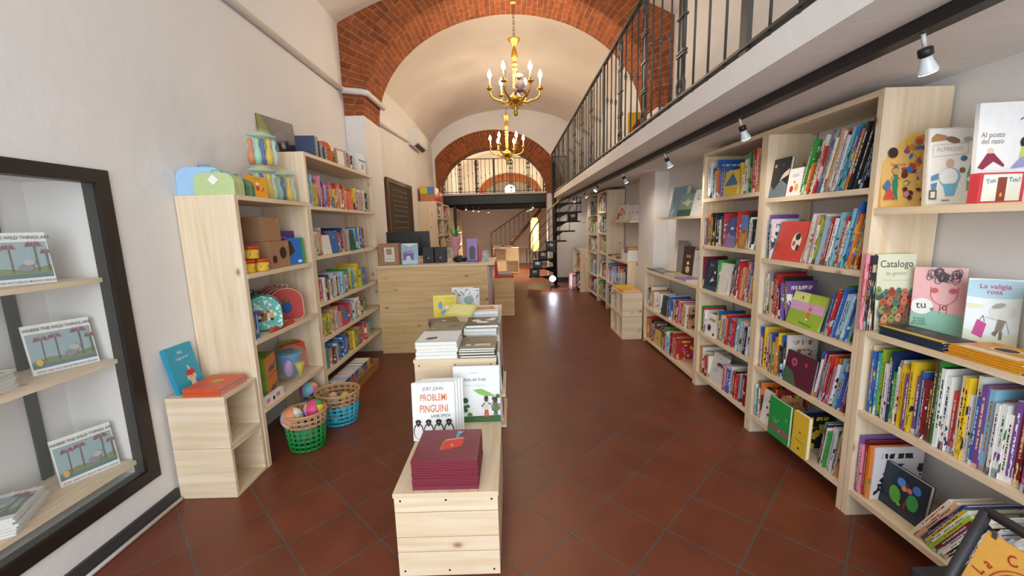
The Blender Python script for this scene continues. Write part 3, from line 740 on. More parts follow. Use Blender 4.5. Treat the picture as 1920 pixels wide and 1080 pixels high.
def crate(name, label, x0, x1, y0, y1, z0, z1, openside, cols=1, th=.018, group=None, back=True):
    """open wooden box; openside +x or -x"""
    t = thing(name, label, 'crate', ((x0+x1)/2, (y0+y1)/2, z0), group=group); o = Vector(((x0+x1)/2, (y0+y1)/2, z0))
    def bx(nm, a, b, g=None): m = MB(); m.box(Vector(a)-o, Vector(b)-o, WOOD, grain=g); m.build(nm, t)
    bx('bottom_board', (x0, y0, z0), (x1, y1, z0+th), 1); bx('top_board', (x0, y0, z1-th), (x1, y1, z1), 1)
    bx('side_board', (x0, y0, z0+th), (x1, y0+th, z1-th), 0); bx('side_board', (x0, y1-th, z0+th), (x1, y1, z1-th), 0)
    for i in range(1, cols):
        y = y0+(y1-y0)*i/cols; bx('divider', (x0+.005, y-th/2, z0+th), (x1-.005, y+th/2, z1-th), 2)
    if back:
        xb = x0 if openside > 0 else x1; bx('back_board', (xb, y0+th, z0+th), (xb+(.008 if openside > 0 else -.008), y1-th, z1-th), 2)
    return t
crate('wooden_crate', 'lower empty pine crate on the floor left of the shorter left bookcase', XL+.02, -1.605, 2.105, 2.39, .002, .304, 1, group='pine crates by the left bookcase')
crate('wooden_crate', 'upper empty pine crate on top of another, under the blue and orange books', XL+.02, -1.605, 2.105, 2.39, .306, .608, 1, group='pine crates by the left bookcase')
crate('wooden_crate', 'lower empty two-hole pine crate standing in the right aisle', 1.40, 1.655, 5.03, 5.62, .002, .295, -1, 2, group='two-hole pine crates in the right aisle')
crate('wooden_crate', 'upper empty two-hole pine crate with yellow books on it', 1.40, 1.655, 5.03, 5.62, .298, .60, -1, 2, group='two-hole pine crates in the right aisle')
# the centre table: plank boxes
def plank_box(label, x0, x1, y0, y1, z1, rows, group):
    t = thing('display_box', label, 'display box', ((x0+x1)/2, (y0+y1)/2, 0), group=group); o = Vector(((x0+x1)/2, (y0+y1)/2, 0))
    def bx(nm, a, b, g=None): m = MB(); m.box(Vector(a)-o, Vector(b)-o, WOOD, grain=g, bev=.0015); return m.build(nm, t)
    bx('top_board', (x0-.004, y0-.004, z1-.02), (x1+.004, y1, z1), 1)
    z = 0.004; h = (z1-.022)/rows
    for i in range(rows):
        hh = h*(1.25 if i % 2 == 0 else .75); f = bx('front_board', (x0, y0, z), (x1, y0+.02, z+hh-.003), 0)
        bx('side_board', (x1-.02, y0+.021, z), (x1, y1, z+hh-.003), 1); bx('side_board', (x0, y0+.021, z), (x0+.02, y1, z+hh-.003), 1)
        z += hh
    m = MB()
    for fx in (.06, .5, .94):
        for zz in (z1-.035, .03): m.lathe([(.0045, 0), (.0045, .0015)], (0, 0, 0), BLACK, 8, M=Matrix.Translation(Vector((x0+(x1-x0)*fx, y0-.0005, zz))-o) @ Matrix.Rotation(PI/2, 4, 'X'))
    m.build('screws', t)
    return t
plank_box('lower pine display box at the front of the centre table', -.523, -.085, 1.54, 2.215, .40, 4, 'pine display boxes of the centre table')
plank_box('higher pine display box of the centre table under the book piles', -.575, -.105, 2.225, 3.80, .75, 4, 'pine display boxes of the centre table')

# counter
t = thing('sales_counter', 'large pine sales counter with a monitor and boxes on top', 'counter', (-.9, 4.95, 0))
def cb(nm, a, b, g=None, mm=PLY): m = MB(); m.box(Vector(a)-Vector((-.9, 4.95, 0)), Vector(b)-Vector((-.9, 4.95, 0)), mm, grain=g); m.build(nm, t)
cb('front_panel', (-1.585, 4.72, 0.002), (-.285, 4.745, 1.045), 0); cb('side_panel', (-.30, 4.746, .002), (-.275, 5.55, 1.045), 2)
cb('worktop', (-1.59, 4.70, 1.046), (-.20, 5.56, 1.07), 0, WOOD)
cb('end_strip', (-.272, 4.73, .55), (-.262, 5.5, 1.03), 2, mat('b9a6c8', .5))

# bench of drawers beyond the counter with a red toddler seat
t = thing('storage_box', 'pine double storage box beyond the counter under a red seat', 'storage box', (-.12, 6.85, 0))
for i, z in enumerate((.002, .323)):
    m = MB(); m.box((-.18, -.25, z), (.155, .25, z+.318), PLY, grain=0, bev=.003); m.build(('lower_box', 'upper_box')[i], t)
t = thing('booster_seat', 'red booster seat with grey cushion on the double storage box', 'seat', (-.13, 6.85, .643))
RED = mat('c8362c', .4)
m = MB(); m.box((-.15, -.22, 0), (.16, .20, .035), RED, bev=.012); m.build('seat_shell', t)
m = MB(); m.box((-.10, -.18, .036), (.14, .16, .07), mat('b4b2ae', .8), bev=.012); m.build('cushion', t)
m = MB(); m.prism([(-.15, -.2, .036), (-.105, -.2, .036), (-.135, -.2, .40), (-.165, -.2, .36)], (0, .38, 0), RED); m.build('backrest', t)

# =================================================================== books
HEX = dict(w='e9e9e6', W='e6dcc6', k='26262a', g='808084', r='c43430', R='7c2430', b='2f66b4', B='22305e', c='8fc4dc', y='e8c42e', o='dd7a2c', n='3f9a48', N='245238', l='a6c83c', p='e08fa4', v='7a5298', t='3fa0a0', e='6e4630', a='cfa27c', s='a9bccb', d='505a66')
CN = dict(w='white', W='cream', k='black', g='grey', r='red', R='maroon', b='blue', B='navy', c='light blue', y='yellow', o='orange', n='green', N='dark green', l='lime green', p='pink', v='purple', t='teal', e='brown', a='tan', s='pale grey-blue', d='slate grey')
def book_proto():
    m = MB(); U = []
    def q(P, uv, mm): m.poly(P, mm, uv)
    S4 = [(0, 0), (1, 0), (1, 1), (0, 1)]
    c = .11; e = .012
    # spine (outer), two boards with real thickness
    q([(0, 1, 0), (0, 0, 0), (0, 0, 1), (0, 1, 1)], S4, BSPINE)
    q([(0, 0, 0), (1, 0, 0), (1, 0, 1), (0, 0, 1)], S4, BCOVER); q([(1, 1, 0), (0, 1, 0), (0, 1, 1), (1, 1, 1)], S4, BCOVER)
    for y0, y1 in ((0, c), (1-c, 1)):
        q([(1, y0, 0), (1, y1, 0), (1, y1, 1), (1, y0, 1)], [(0, 0)]*4, BCOVER)
        for z in (0, 1): q([(0, y0, z), (1, y0, z), (1, y1, z), (0, y1, z)][::1 if z else -1], [(0, 0)]*4, BCOVER)
    q([(e, c, 0), (1, c, 0), (1, c, 1), (e, c, 1)][::-1], [(0, 0)]*4, BCOVER); q([(e, 1-c, 0), (1, 1-c, 0), (1, 1-c, 1), (e, 1-c, 1)], [(0, 0)]*4, BCOVER)
    q([(e, c, 0), (e, 1-c, 0), (e, 1-c, 1), (e, c, 1)], [(0, 0)]*4, BCOVER)
    for z in (0, 1): q([(0, c, z), (e, c, z), (e, 1-c, z), (0, 1-c, z)][::1 if z else -1], [(0, 0)]*4, BCOVER)
    return m
_b = book_proto().build('book'); BME = _b.data; bpy.data.objects.remove(_b)
m = MB(); m.box((.013, .112, .012), (.975, .888, .988), PAGES); _b = m.build('page_block'); PME = _b.data; bpy.data.objects.remove(_b)
ORD = ['first', 'second', 'third', 'fourth', 'fifth', 'sixth', 'seventh', 'eighth', 'ninth', 'tenth', 'eleventh', 'twelfth', 'thirteenth', 'fourteenth', 'fifteenth', 'sixteenth', 'seventeenth', 'eighteenth', 'nineteenth', 'twentieth', 'twenty-first', 'twenty-second', 'twenty-third', 'twenty-fourth', 'twenty-fifth', 'twenty-sixth', 'twenty-seventh', 'twenty-eighth', 'twenty-ninth', 'thirtieth', 'thirty-first', 'thirty-second', 'thirty-third', 'thirty-fourth', 'thirty-fifth', 'thirty-sixth', 'thirty-seventh', 'thirty-eighth', 'thirty-ninth', 'fortieth']
def colr(ch, j=.06):
    L = lin(HEX[ch]); f = 1+random.uniform(-j, j)*2
    return (min(1, L[0]*f*(1+random.uniform(-j, j))), min(1, L[1]*f), min(1, L[2]*f*(1+random.uniform(-j, j))), 1)
def put_book(ch, M, t, d, h, label=None, group=None, pages=True, mesh_only=False):
    o = bpy.data.objects.new('book', BME); COL.objects.link(o)
    o.matrix_world = M @ Matrix.Diagonal((d, t, h, 1)); o.color = colr(ch)
    if label: tag(o, label, 'book', group)
    if pages:
        p = bpy.data.objects.new('page_block', PME); COL.objects.link(p); p.parent = o
    return o
FACE = {}   # name -> builder(parent-space M) for covers shown face-out, filled below
def row(side, xf, z, yl, yr, spec, hmin, hmax, place, group, pages=True, dmax=.24, lift=0, sink=.015):
    """books from the left end to the right end of a shelf as seen from the aisle.
    side=+1 right wall (left = far), -1 left wall (left = near). lower case/upper case letters are colours;
    /n = following books lean n degrees to the right, \\n to the left, 0 upright; . a gap; [key] a face-out book; {n} next height in mm"""
    toks = []; i = 0; lean = 0; fixh = None
    while i < len(spec):
        c = spec[i]
        if c in '/\\':
            j = i+1
            while j < len(spec) and spec[j].isdigit(): j += 1
            lean = (1 if c == '/' else -1)*int(spec[i+1:j]); i = j; continue
        if c == '|': lean = 0; i += 1; continue
        if c == '{': j = spec.index('}', i); fixh = int(spec[i+1:j])/1000; i = j+1; continue
        if c == '[': j = spec.index(']', i); toks.append(['F', spec[i+1:j]]); i = j+1; continue
        if c == '.': toks.append(['G', .03]); i += 1; continue
        if c == ' ': i += 1; continue
        h = fixh or random.uniform(hmin, hmax); fixh = None
        toks.append(['B', c, random.uniform(.008, .02), h, random.uniform(.72, 1)*min(dmax, h), math.radians(lean)]); i += 1
    L = abs(yr-yl)-.006
    def extent(sc):
        s = 0; prev = 0
        for k, t in enumerate(toks):
            if t[0] == 'F': s += FACE[t[1]][0]+.004; prev = 0; continue
            if t[0] == 'G': s += t[1]; continue
            th = t[5]; w_ = t[2]*sc
            if th < 0 and prev == 0: s += t[3]*math.sin(-th)
            if th == 0 and prev > 0: s += prevh*math.sin(prev)
            s += w_/math.cos(th)+.0012; prev = th; prevh = t[3]
        if prev > 0: s += prevh*math.sin(prev)
        return s
    lo, hi = .2, 4.0
    for _ in range(30):
        mid = (lo+hi)/2
        if extent(mid) > L: hi = mid
        else: lo = mid
    sc = min(lo, 2.4)
    dr = -1 if side > 0 else 1   # direction of "to the right" along y
    s = .003; prev = 0; prevh = 0; nb = 0
    for t in toks:
        if t[0] == 'F':
            W_ = FACE[t[1]][0]; y = yl+dr*(s+W_/2); FACE[t[1]][1](side, xf, y, z); s += W_+.004; prev = 0; nb += 1; continue
        if t[0] == 'G': s += t[1]; prev = 0; continue
        _, ch, w_, h, d, th = t; w_ *= sc
        if th < 0 and prev == 0: s += h*math.sin(-th)
        if th == 0 and prev > 0: s += prevh*math.sin(prev)
        foot = w_/math.cos(th)
        ya = yl+dr*s; yb = yl+dr*(s+foot)     # left and right ends of the footprint
        x = xf+side*(sink+random.uniform(0, .025))
        # lean towards the right: pivot on the right lower corner, to the left: on the left lower corner
        if side > 0:
            if th >= 0: M = Matrix.Translation((x, yb, z)) @ Matrix.Rotation(th, 4, 'X')
            else: M = Matrix.Translation((x, ya, z)) @ Matrix.Rotation(th, 4, 'X') @ Matrix.Translation((0, -w_, 0))
        else:
            F_ = Matrix.Rotation(PI, 4, 'Z')
            if th >= 0: M = Matrix.Translation((x, yb, z)) @ Matrix.Rotation(-th, 4, 'X') @ F_
            else: M = Matrix.Translation((x, ya, z)) @ Matrix.Rotation(-th, 4, 'X') @ Matrix.Translation((0, w_, 0)) @ F_
        nb += 1
        size = 'thin' if w_ < .010 else ('thick' if w_ > .022 else 'medium')
        tall = 'tall' if h > (hmin+hmax)/2 else 'short'
        lb = '%s %s %s book, %s from left on %s' % (size, tall, CN[ch], ORD[min(nb-1, 39)], place)
        put_book(ch, M, w_, d, h, lb, group, pages)
        s += foot+.0012; prev = th; prevh = h
    return s

# --- books shown by their cover -----------------------------------
def display_book(label, w_, h, t, color, art, loc, yaw=0, tilt=0, roll=0, group=None, name='book', flat=False, spinecol=None, front=False):
    """cover in local XZ facing -Y (flat: lying, cover up). art in cover fractions"""
    o = thing(name, label, 'book', loc, (0, 0, 0), group)
    M = Euler((0, 0, yaw)).to_matrix().to_4x4() @ Matrix.Rotation(-tilt, 4, 'X') @ Matrix.Rotation(roll, 4, 'Y')
    if flat: M = Euler((0, 0, yaw)).to_matrix().to_4x4() @ Matrix.Rotation(-PI/2, 4, 'X')
    o.matrix_world = Matrix.Translation(loc) @ M @ (Matrix.Translation((0, -t, 0)) if flat else Matrix.Translation((0, 0, 0)))
    CM = mat(color, .4) if isinstance(color, str) else color; m = MB(); b = min(.0025, t*.2); x0, x1 = -w_/2, w_/2
    m.box((x0, 0, 0), (x1, b, h), CM); m.box((x0, t-b, 0), (x1, t, h), CM); m.box((x0, b, 0), (x0+b, t-b, h), mat(spinecol, .4) if spinecol else CM)
    if front: m.box((x0+b, b, 0), (x1, t-b, b), CM)
    m.build('cover', o)
    m = MB(); m.box((x0+b, b, .003), (x1-.003, t-b, h-.003), PAGES); m.build('page_block', o)
    m = MB(); n = 0; P = lambda u, v, k: (x0+u*w_, -.0002-.00025*k, v*h)
    asp = w_/h; any_ = False
    for a in art:
        n += 1
        if a[0] == 'T':
            _, s_, u, v, sz, c = a[:6]; sq = a[6] if len(a) > 6 else .9; rt = a[7] if len(a) > 7 else 0
            bo = a[8] if len(a) > 8 else 0
            q = lettering(o, s_, sz*h, c, P(u, v, n+1), (PI/2, 0, 0), sq, bo, 'title_lettering')
            if rt: q.rotation_euler = (Matrix.Rotation(PI/2, 4, 'X') @ Matrix.Rotation(rt, 4, 'Z')).to_euler()
            continue
        any_ = True
        if a[0] == 'D':   # disc: u v ru(v-units) rv col [rot]
            _, u, v, ru, rv, c = a[:6]; rt = a[6] if len(a) > 6 else 0
            pts = []
            for q in lin_(0, 2*PI, 19)[:-1]:
                X, Z = ru*math.cos(q), rv*math.sin(q); X, Z = X*math.cos(rt)-Z*math.sin(rt), X*math.sin(rt)+Z*math.cos(rt)
                p = P(u, v, n); pts.append((min(max(p[0]+X*h, x0), x1), p[1], min(max(p[2]+Z*h, 0), h)))
            m.poly(pts, mat(c, .5))
        elif a[0] == 'P': m.poly([P(u, v, n) for u, v in a[1]], mat(a[2], .5))
        elif a[0] == 'L':  # line
            pts = [Vector(P(u, v, n)) for u, v in a[1]]; r = a[3]*h
            for p, q in zip(pts, pts[1:]):
                d = (q-p).normalized(); s_ = Vector((-d.z, 0, d.x))*r
                m.poly([p+s_, p-s_, q-s_, q+s_], mat(a[2], .5))
    if any_: m.build('cover_picture', o)
    else: m.bm.free()
    return o
R_ = lambda a, b, c, d, col: ('P', [(a, b), (c, b), (c, d), (a, d)], col)
def blobs(n, cols, u0, u1, v0, v1, r0, r1, seed):
    rr = random.Random(seed); return [('D', rr.uniform(u0, u1), rr.uniform(v0, v1), rr.uniform(r0, r1), rr.uniform(r0, r1), rr.choice(cols), rr.uniform(0, 3)) for _ in range(n)]
def person(u, v, s, body, skin, hair, legs):
    return [('P', [(u-.05*s, v), (u-.015*s, v), (u, v+.09*s), (u+.015*s, v), (u+.05*s, v), (u+.03*s, v+.17*s), (u-.03*s, v+.17*s)], legs),
            ('P', [(u-.05*s, v+.13*s), (u+.05*s, v+.13*s), (u+.04*s, v+.27*s), (u-.04*s, v+.27*s)], body),
            ('L', [(u-.04*s, v+.25*s), (u-.10*s, v+.18*s)], skin, .008*s), ('L', [(u+.04*s, v+.25*s), (u+.11*s, v+.22*s)], skin, .008*s),
            ('D', u, v+.315*s, .034*s, .042*s, skin), ('P', [(u-.05*s, v+.32*s), (u-.03*s, v+.37*s), (u+.03*s, v+.37*s), (u+.05*s, v+.32*s), (u, v+.345*s)], hair)]

# covers that stand face-out inside the shelf rows
def face(key, w_, h, t, color, art, label, tilt=.12, push=.02):
    def mk(side, xf, y, z):
        x = xf+side*push
        display_book(label, w_, h, t, color, art, (x, y, z+.0005), yaw=(-PI/2 if side > 0 else PI/2), tilt=tilt)
    FACE[key] = (w_, mk)
face('xmas', .16, .24, .02, '24242a', [('D', .15, .82, .045, .045, 'c8bca0'), ('T', 'natale', .6, .82, .05, 'a09888'), ('P', [(0, 0), (1, 0), (1, .3), (.6, .45), (.25, .2), (0, .35)], '70828c'), ('P', [(.5, .42), (1, .55), (1, .7), (.7, .6)], 'd8d0b8')], 'black winter cover book facing out on the top shelf of the nearest bookcase')
face('cupo', .12, .16, .015, 'f0eeec', [('T', 'cupo', .5, .70, .2, '9098b8'), ('D', .35, .25, .1, .12, 'c03848'), ('D', .68, .3, .08, .14, 'e8b040')]+[('D', .5, .5, .05, .05, 'e08860')], 'white cover book lettered in lilac facing out on the top shelf')
face('cat', .24, .27, .015, 'b4aca8', [('D', .55, .7, .16, .14, '1e1c20'), ('P', [(.35, .8), (.4, .98), (.5, .85)], '1e1c20'), ('P', [(.6, .85), (.75, .98), (.75, .8)], '1e1c20'), ('L', [(.1, .5), (.1, .9)], 'e8e4e0', .01), ('L', [(.85, .55), (.95, .62)], '1e1c20', .012)], 'book with a big black cat silhouette facing out')
face('redbig', .26, .24, .018, 'd4443c', [('D', .72, .5, .16, .22, 'efe8e4'), ('D', .74, .62, .09, .09, '2a2628'), ('D', .66, .45, .05, .07, 'd4443c'), ('P', [(.04, 0), (.04, 1), (0, 1), (0, 0)], '70a8a8'), ('D', .80, .35, .05, .08, '2a2628')], 'red picture book with a white oval facing out in the nearest bookcase', tilt=.22)
face('storia', .20, .255, .02, '223048', [('T', 'Storia del', .5, .86, .08, 'e8e4dc'), ('P', [(0, 0), (1, 0), (1, .7), (.5, .78), (0, .7)], '4a80b8')], 'navy picture book lettered Storia del facing out', push=.10)
face('rabbit', .26, .20, .012, '9cba3c', [R_(0, .72, .5, 1, 'dfe48c'), R_(0, .45, 1, .72, 'd8a8c8'), R_(.5, .72, 1, 1, 'a8c440'), ('D', .30, .84, .03, .05, '6a5034'), ('D', .6, .35, .07, .11, 'd07838'), ('D', .62, .55, .06, .06, 'd07838'), ('D', .56, .68, .015, .06, 'e89860', .3), ('D', .66, .68, .015, .06, 'e89860', -.3), ('D', .6, .25, .04, .04, 'f4f0ea'), ('L', [(.4, .12), (.8, .08)], '5c8a28', .02)], 'green picture book with an orange rabbit facing out', tilt=.25)
face('flower', .24, .20, .014, '5c2238', [('D', .3, .7, .12, .12, 'c85890'), ('D', .3, .7, .07, .07, '7c2c58'), ('D', .7, .75, .06, .08, 'b03048'), ('P', [(0, 0), (.5, 0), (.3, .4), (0, .5)], '486a4c')], 'dark plum picture book with a pink flower facing out')
face('greenpond', .19, .25, .016, '1f9a4a', [R_(0, .15, 1, .32, '8a6a5c'), ('L', [(.3, .38), (.22, .52)], 'c8e0a8', .006), ('L', [(.34, .38), (.36, .54)], 'c8e0a8', .006), ('L', [(.38, .38), (.5, .5)], 'c8e0a8', .006), ('D', .55, .22, .02, .02, 'e8e0d8'), ('D', .85, .62, .05, .05, '3cb868')], 'bright green picture book jutting out over the bottom shelf', tilt=.02, push=-.035)
face('yellow', .12, .25, .022, 'e6c03a', [('D', .5, .16, .03, .03, '3a2a20'), ('D', .5, .55, .03, .02, '8a3028'), ('L', [(.2, .35), (.8, .33)], '5a4030', .006)], 'yellow picture book jutting out over the bottom shelf', tilt=.02, push=-.03)
face('sky', .17, .22, .014, '84b4cc', [('D', .4, .5, .2, .05, 'a8ccd8'), ('D', .6, .7, .15, .06, '6a94b0'), R_(0, 0, 1, .12, '40687c')], 'blue sky picture book facing out on the bottom shelf')
face('whitetop', .2, .24, .015, 'e8eaea', [('P', [(.2, .6), (.5, .85), (.8, .6)], '8cc8a0'), ('T', 'Zoo', .5, .86, .08, '60605c')], 'white picture book with a green peak facing out on the bottom shelf', push=.06)
face('dotty', .13, .22, .014, 'f0f0ee', [('D', .5, .7, .04, .04, '402a60'), ('D', .4, .48, .04, .04, '2c2c70'), ('D', .55, .28, .05, .05, 'b03040')], 'white book with purple and red dots facing out on the bottom shelf')
face('ytop', .2, .19, .014, 'e8c83c', [('P', [(.1, .5), (.5, .9), (.9, .5), (.9, .4), (.1, .4)], '3a70a8')], 'yellow and blue book facing out on the top shelf of the second bookcase')
face('moon', .14, .23, .02, '4c5c9c', [('D', .55, .62, .09, .05, 'e8e4f0'), ('P', [(0, 0), (1, 0), (1, .35), (0, .45)], '8a78b0'), ('D', .3, .4, .03, .09, 'b0a0c8')], 'indigo picture book with a pale moon facing out')
face('castle', .10, .24, .016, 'b48448', [R_(0, .55, 1, 1, '6088c8'), ('D', .5, .5, .08, .05, '8a5a2c'), ('P', [(.2, .1), (.8, .1), (.8, .45), (.2, .45)], 'c49a58')], 'tan and blue book with a castle facing out')
face('pinac', .22, .26, .02, '182a48', [('T', 'Mare', .45, .78, .13, '7cc4d0', .8), ('D', .75, .6, .05, .05, 'e0e8e8'), ('D', .68, .45, .04, .03, 'c83c3c'), ('P', [(.45, .25), (.8, .35), (.6, .42)], 'd8dcd8'), ('P', [(0, 0), (1, 0), (1, .18), (0, .1)], '224a60')], 'dark navy picture book facing out on the third shelf of the second bookcase')
face('whitegrass', .15, .25, .02, 'eae6dc', [('L', [(.8, .05), (.9, .5)], 'a05040', .004), ('L', [(.85, .2), (.98, .3)], 'a05040', .004), ('T', 'Il prato', .45, .5, .05, '908880', .8, PI/2)], 'cream book with red stems facing out on the third shelf')
face('maroonuno', .16, .23, .012, '5c1c2c', [('T', 'Una storia\ndel sole', .5, .82, .10, 'e8c8b8', .8)], 'maroon book lettered Una storia facing out on the fourth shelf', push=.10)
face('rime', .19, .19, .016, 'f2f2f0', [('T', 'rimbalzi', .52, .68, .22, '202020', .8, 0, .01), ('D', .35, .35, .15, .15, '28244c'), ('D', .78, .12, .08, .06, '202020')], 'white book lettered rimbalzi with a dark disc facing out')
face('elephant', .22, .25, .02, 'd8dad8', [('P', [(.3, .62), (.45, .72), (.7, .74), (.85, .64), (.8, .6), (.75, .66), (.7, .58), (.62, .64), (.5, .6), (.45, .55), (.42, .64)], '4c4c4c'), ('T', 'Kiri', .5, .85, .08, '707070'), ('L', [(.2, .35), (.3, .5), (.35, .35), (.45, .5), (.5, .35)], 'b03838', .006)], 'grey white book with a dark animal sketch facing out', tilt=.2)
face('birds', .205, .205, .02, '1f3040', [('D', .33, .38, .13, .19, '58ac3c', .2), ('D', .42, .72, .10, .10, '4c8cd8'), ('D', .5, .62, .06, .06, 'd8906c'), ('D', .72, .42, .13, .18, '3c9a50'), ('D', .76, .74, .09, .10, '4478c8'), ('D', .62, .64, .06, .06, 'c87c5c'), ('D', .56, .72, .02, .03, 'c02c2c'), ('D', .45, .22, .05, .04, '88b848'), ('P', [(.55, .2), (.62, .2), (.6, .38), (.56, .38)], '8c2430')], 'dark book with two green and blue birds facing out on the lowest near shelf', tilt=.1, push=.075)
face('bw', .19, .22, .014, 'f0eeea', [('D', .4, .6, .07, .10, '2a2a2a'), ('D', .42, .62, .04, .06, 'f0eeea'), ('D', .6, .35, .08, .05, 'c83838'), ('L', [(.2, .2), (.5, .3), (.8, .15)], '2a2a2a', .01), ('D', .75, .75, .04, .06, '2a2a2a')], 'white book with black and red drawing facing out in the low bookcase')
face('blackc', .16, .22, .014, '1c1a1e', [('D', .45, .7, .05, .05, '2c2a2e')], 'plain black book facing out in the low bookcase')
face('ydog', .19, .17, .014, 'd8b858', [('D', .5, .45, .10, .12, '6c5870'), ('D', .5, .35, .06, .05, 'e8e4d8')], 'yellow book with a grey oval facing out in the low bookcase')
face('bluewin', .17, .20, .014, '2f6cae', [('T', 'Nuoto', .5, .7, .1, 'e0e8f0')], 'blue book facing out in the taller left bookcase')
face('orangef', .12, .19, .014, 'dc5a2c', [('T', 'ABC', .5, .6, .18, 'f0c070')], 'orange book facing out on the top row of the taller left bookcase')
face('greenf', .17, .21, .014, '1f5a48', [], 'dark green book facing out in the taller left bookcase')
face('redf', .15, .18, .014, 'b8404c', [R_(.3, .2, 1, .9, '3c80b0')], 'red and blue book facing out in the taller left bookcase')
face('whitecard', .15, .17, .012, 'ece6da', [], 'plain white card book facing out in the taller left bookcase')
face('bluej', .17, .19, .014, '5470a8', [('D', .5, .5, .08, .1, 'd8b8a0')], 'blue jeans-coloured book facing out at the right end of the left bookcase')

PH = 'the %s shelf of nearest bookcase'
gA = 'books on the nearest tall right bookcase'; gB = 'books on the second tall right bookcase'
yl, yr = 2.67, 1.90
row(1, RF, 1.626, yl, yr, '[xmas][cupo]/16 n{140}l{170}oaw{230}Rw{250}rgas{270}b{280}Waw{300}Rrwcs{320}tbnok{330}kkdk', .27, .33, 'top shelf, nearest bookcase', gA)
row(1, RF, 1.239, yl, yr, 'svkw[redbig]/12 owba{220}wlWssnrRwcWr{260}rw{300}cs{330}bod{240}yr', .22, .29, 'second shelf, nearest bookcase', gA)
row(1, RF, .866, yl, yr, 'cWtwngaeRr{210}RR\\6 vkv[rabbit]./14 brr{290}nbw{260}bcwbc', .22, .30, 'third shelf, nearest bookcase', gA)
row(1, RF, .496, yl, yr, 'wabWroyawWoabrnlwrooyebkk|w[flower]/10 bwpRrwctroRpowbcwsbvR', .20, .29, 'fourth shelf, nearest bookcase', gA)
row(1, RF, .136, yl, yr, 'Rwtgwro[dotty]olRa[greenpond]bk[yellow]/7 terRwnw{260}cwWwkgnao', .20, .27, 'bottom shelf, nearest bookcase', gA)
yl, yr = 3.515, 2.735
row(1, RF, 1.676, yl, yr, 'swckwbobv{230}b[ytop]y{140}wWwn{200}krr{290}oaW', .22, .30, 'top shelf, second bookcase', gB)
row(1, RF, 1.286, yl, yr, 'gor{190}nlkykk{240}bwdrr{180}[moon]er[castle]k/6 wkw{270}wW', .20, .27, 'second shelf, second bookcase', gB)
row(1, RF, .906, yl, yr, 'R[pinac]n{200}[whitegrass]/10 RtdrrWaWrWy{290}vyv', .24, .30, 'third shelf, second bookcase', gB)
row(1, RF, .516, yl, yr, 'nNrw[rime]yb/6 ywgsyrwbr{200}bcwcaWBbwc', .19, .25, 'fourth shelf, second bookcase', gB)
row(1, RF, .136, yl, yr, 'orwWreW[elephant]/5 pwbwprkRrgsgwRaW', .18, .25, 'bottom shelf, second bookcase', gB)
gC = 'books in the low right-edge bookcase'
row(1, RF, .571, 1.83, 1.0, 'Wbbtlyww{330}B{240}nwwyyvyvbcRe{350}e{350}nowwrowyw{340}wbvcswww{300}vRbr{260}vcc{310}cc{320}olayN{260}k{300}bwnll', .24, .33, 'middle shelf, right-edge bookcase', gC)
row(1, RF, .146, 1.83, 1.05, 'vpRryow[birds]/27 Wavbywl{240}RwwBwwwwswwsnnwb{230}vkkyyw', .24, .30, 'bottom shelf, right-edge bookcase', gC)
gD = 'books in the low bookcase before the pier'
row(1, RF, .456, 4.95, 3.59, 'kgdwooW[bw]w[blackc]kbb{90}/8 wsyoRWpRapWa', .20, .26, 'upper shelf of low bookcase before pier', gD)
row(1, RF, .061, 4.95, 3.59, 'ropRrkp{260}e[ydog]rN/5 RnRwwcwRrpr', .20, .27, 'bottom shelf of low bookcase before pier', gD)
gL = 'books on the taller left bookcase'
yl, yr = 3.31, 4.84
row(-1, LF, 1.701, yl, yr, 'lbc{260}cwya{260}pRvborobyrnywroww[orangef]oyaspwpsRWlk', .17, .24, 'top shelf, taller left bookcase', gL, sink=.02)
row(-1, LF, 1.291, yl, yr, 'wwwaoc[whitecard][bluewin]rBnaps[greenf]cb{230}WvbwpR', .18, .24, 'second shelf, taller left bookcase', gL)
row(-1, LF, .896, yl, yr, 'rrrpwkwksWwkawbcwWsbnyWtcyl{250}yl[bluej]', .17, .23, 'third shelf, taller left bookcase', gL)
row(-1, LF, .591, yl, yr, 'cbylyowaeWwap[redf]rbcpwwg{210}wWwrNN', .15, .21, 'fourth shelf, taller left bookcase', gL)
row(-1, LF, .301, yl, yr, 'wctgobewbwBbbkkbyyynnaarrRborowNwt', .15, .21, 'lowest shelf, taller left bookcase', gL)

# distant shelves, folded into one object at the end
FAR_ROWS = ([(1, RF, z+.001, 7.03, 7.72, .18, .28) for z in E_Z]+[(1, RF, z-.04+.001, 7.785, 8.67, .18, .28) for z in E_Z] +
    [(1, RF, .501, 5.76, 6.96, .2, .32), (1, RF, .101, 5.76, 6.96, .2, .3), (1, 1.50, .501, 8.79, 9.3, .2, .32), (1, 1.50, .101, 8.79, 9.71, .2, .28)] +
    [(-1, -1.55, z+.001, 8.74, 9.2 if i in (2, 3) else 9.5, .16, .26) for i, z in enumerate(FL_Z)]+[(-1, -1.55, z+.001, 9.6, 10.46, .16, .26) for z in FL_Z]+[(-1, -1.58, z+.001, 11.5, 13.1, .16, .26) for z in FL_Z])

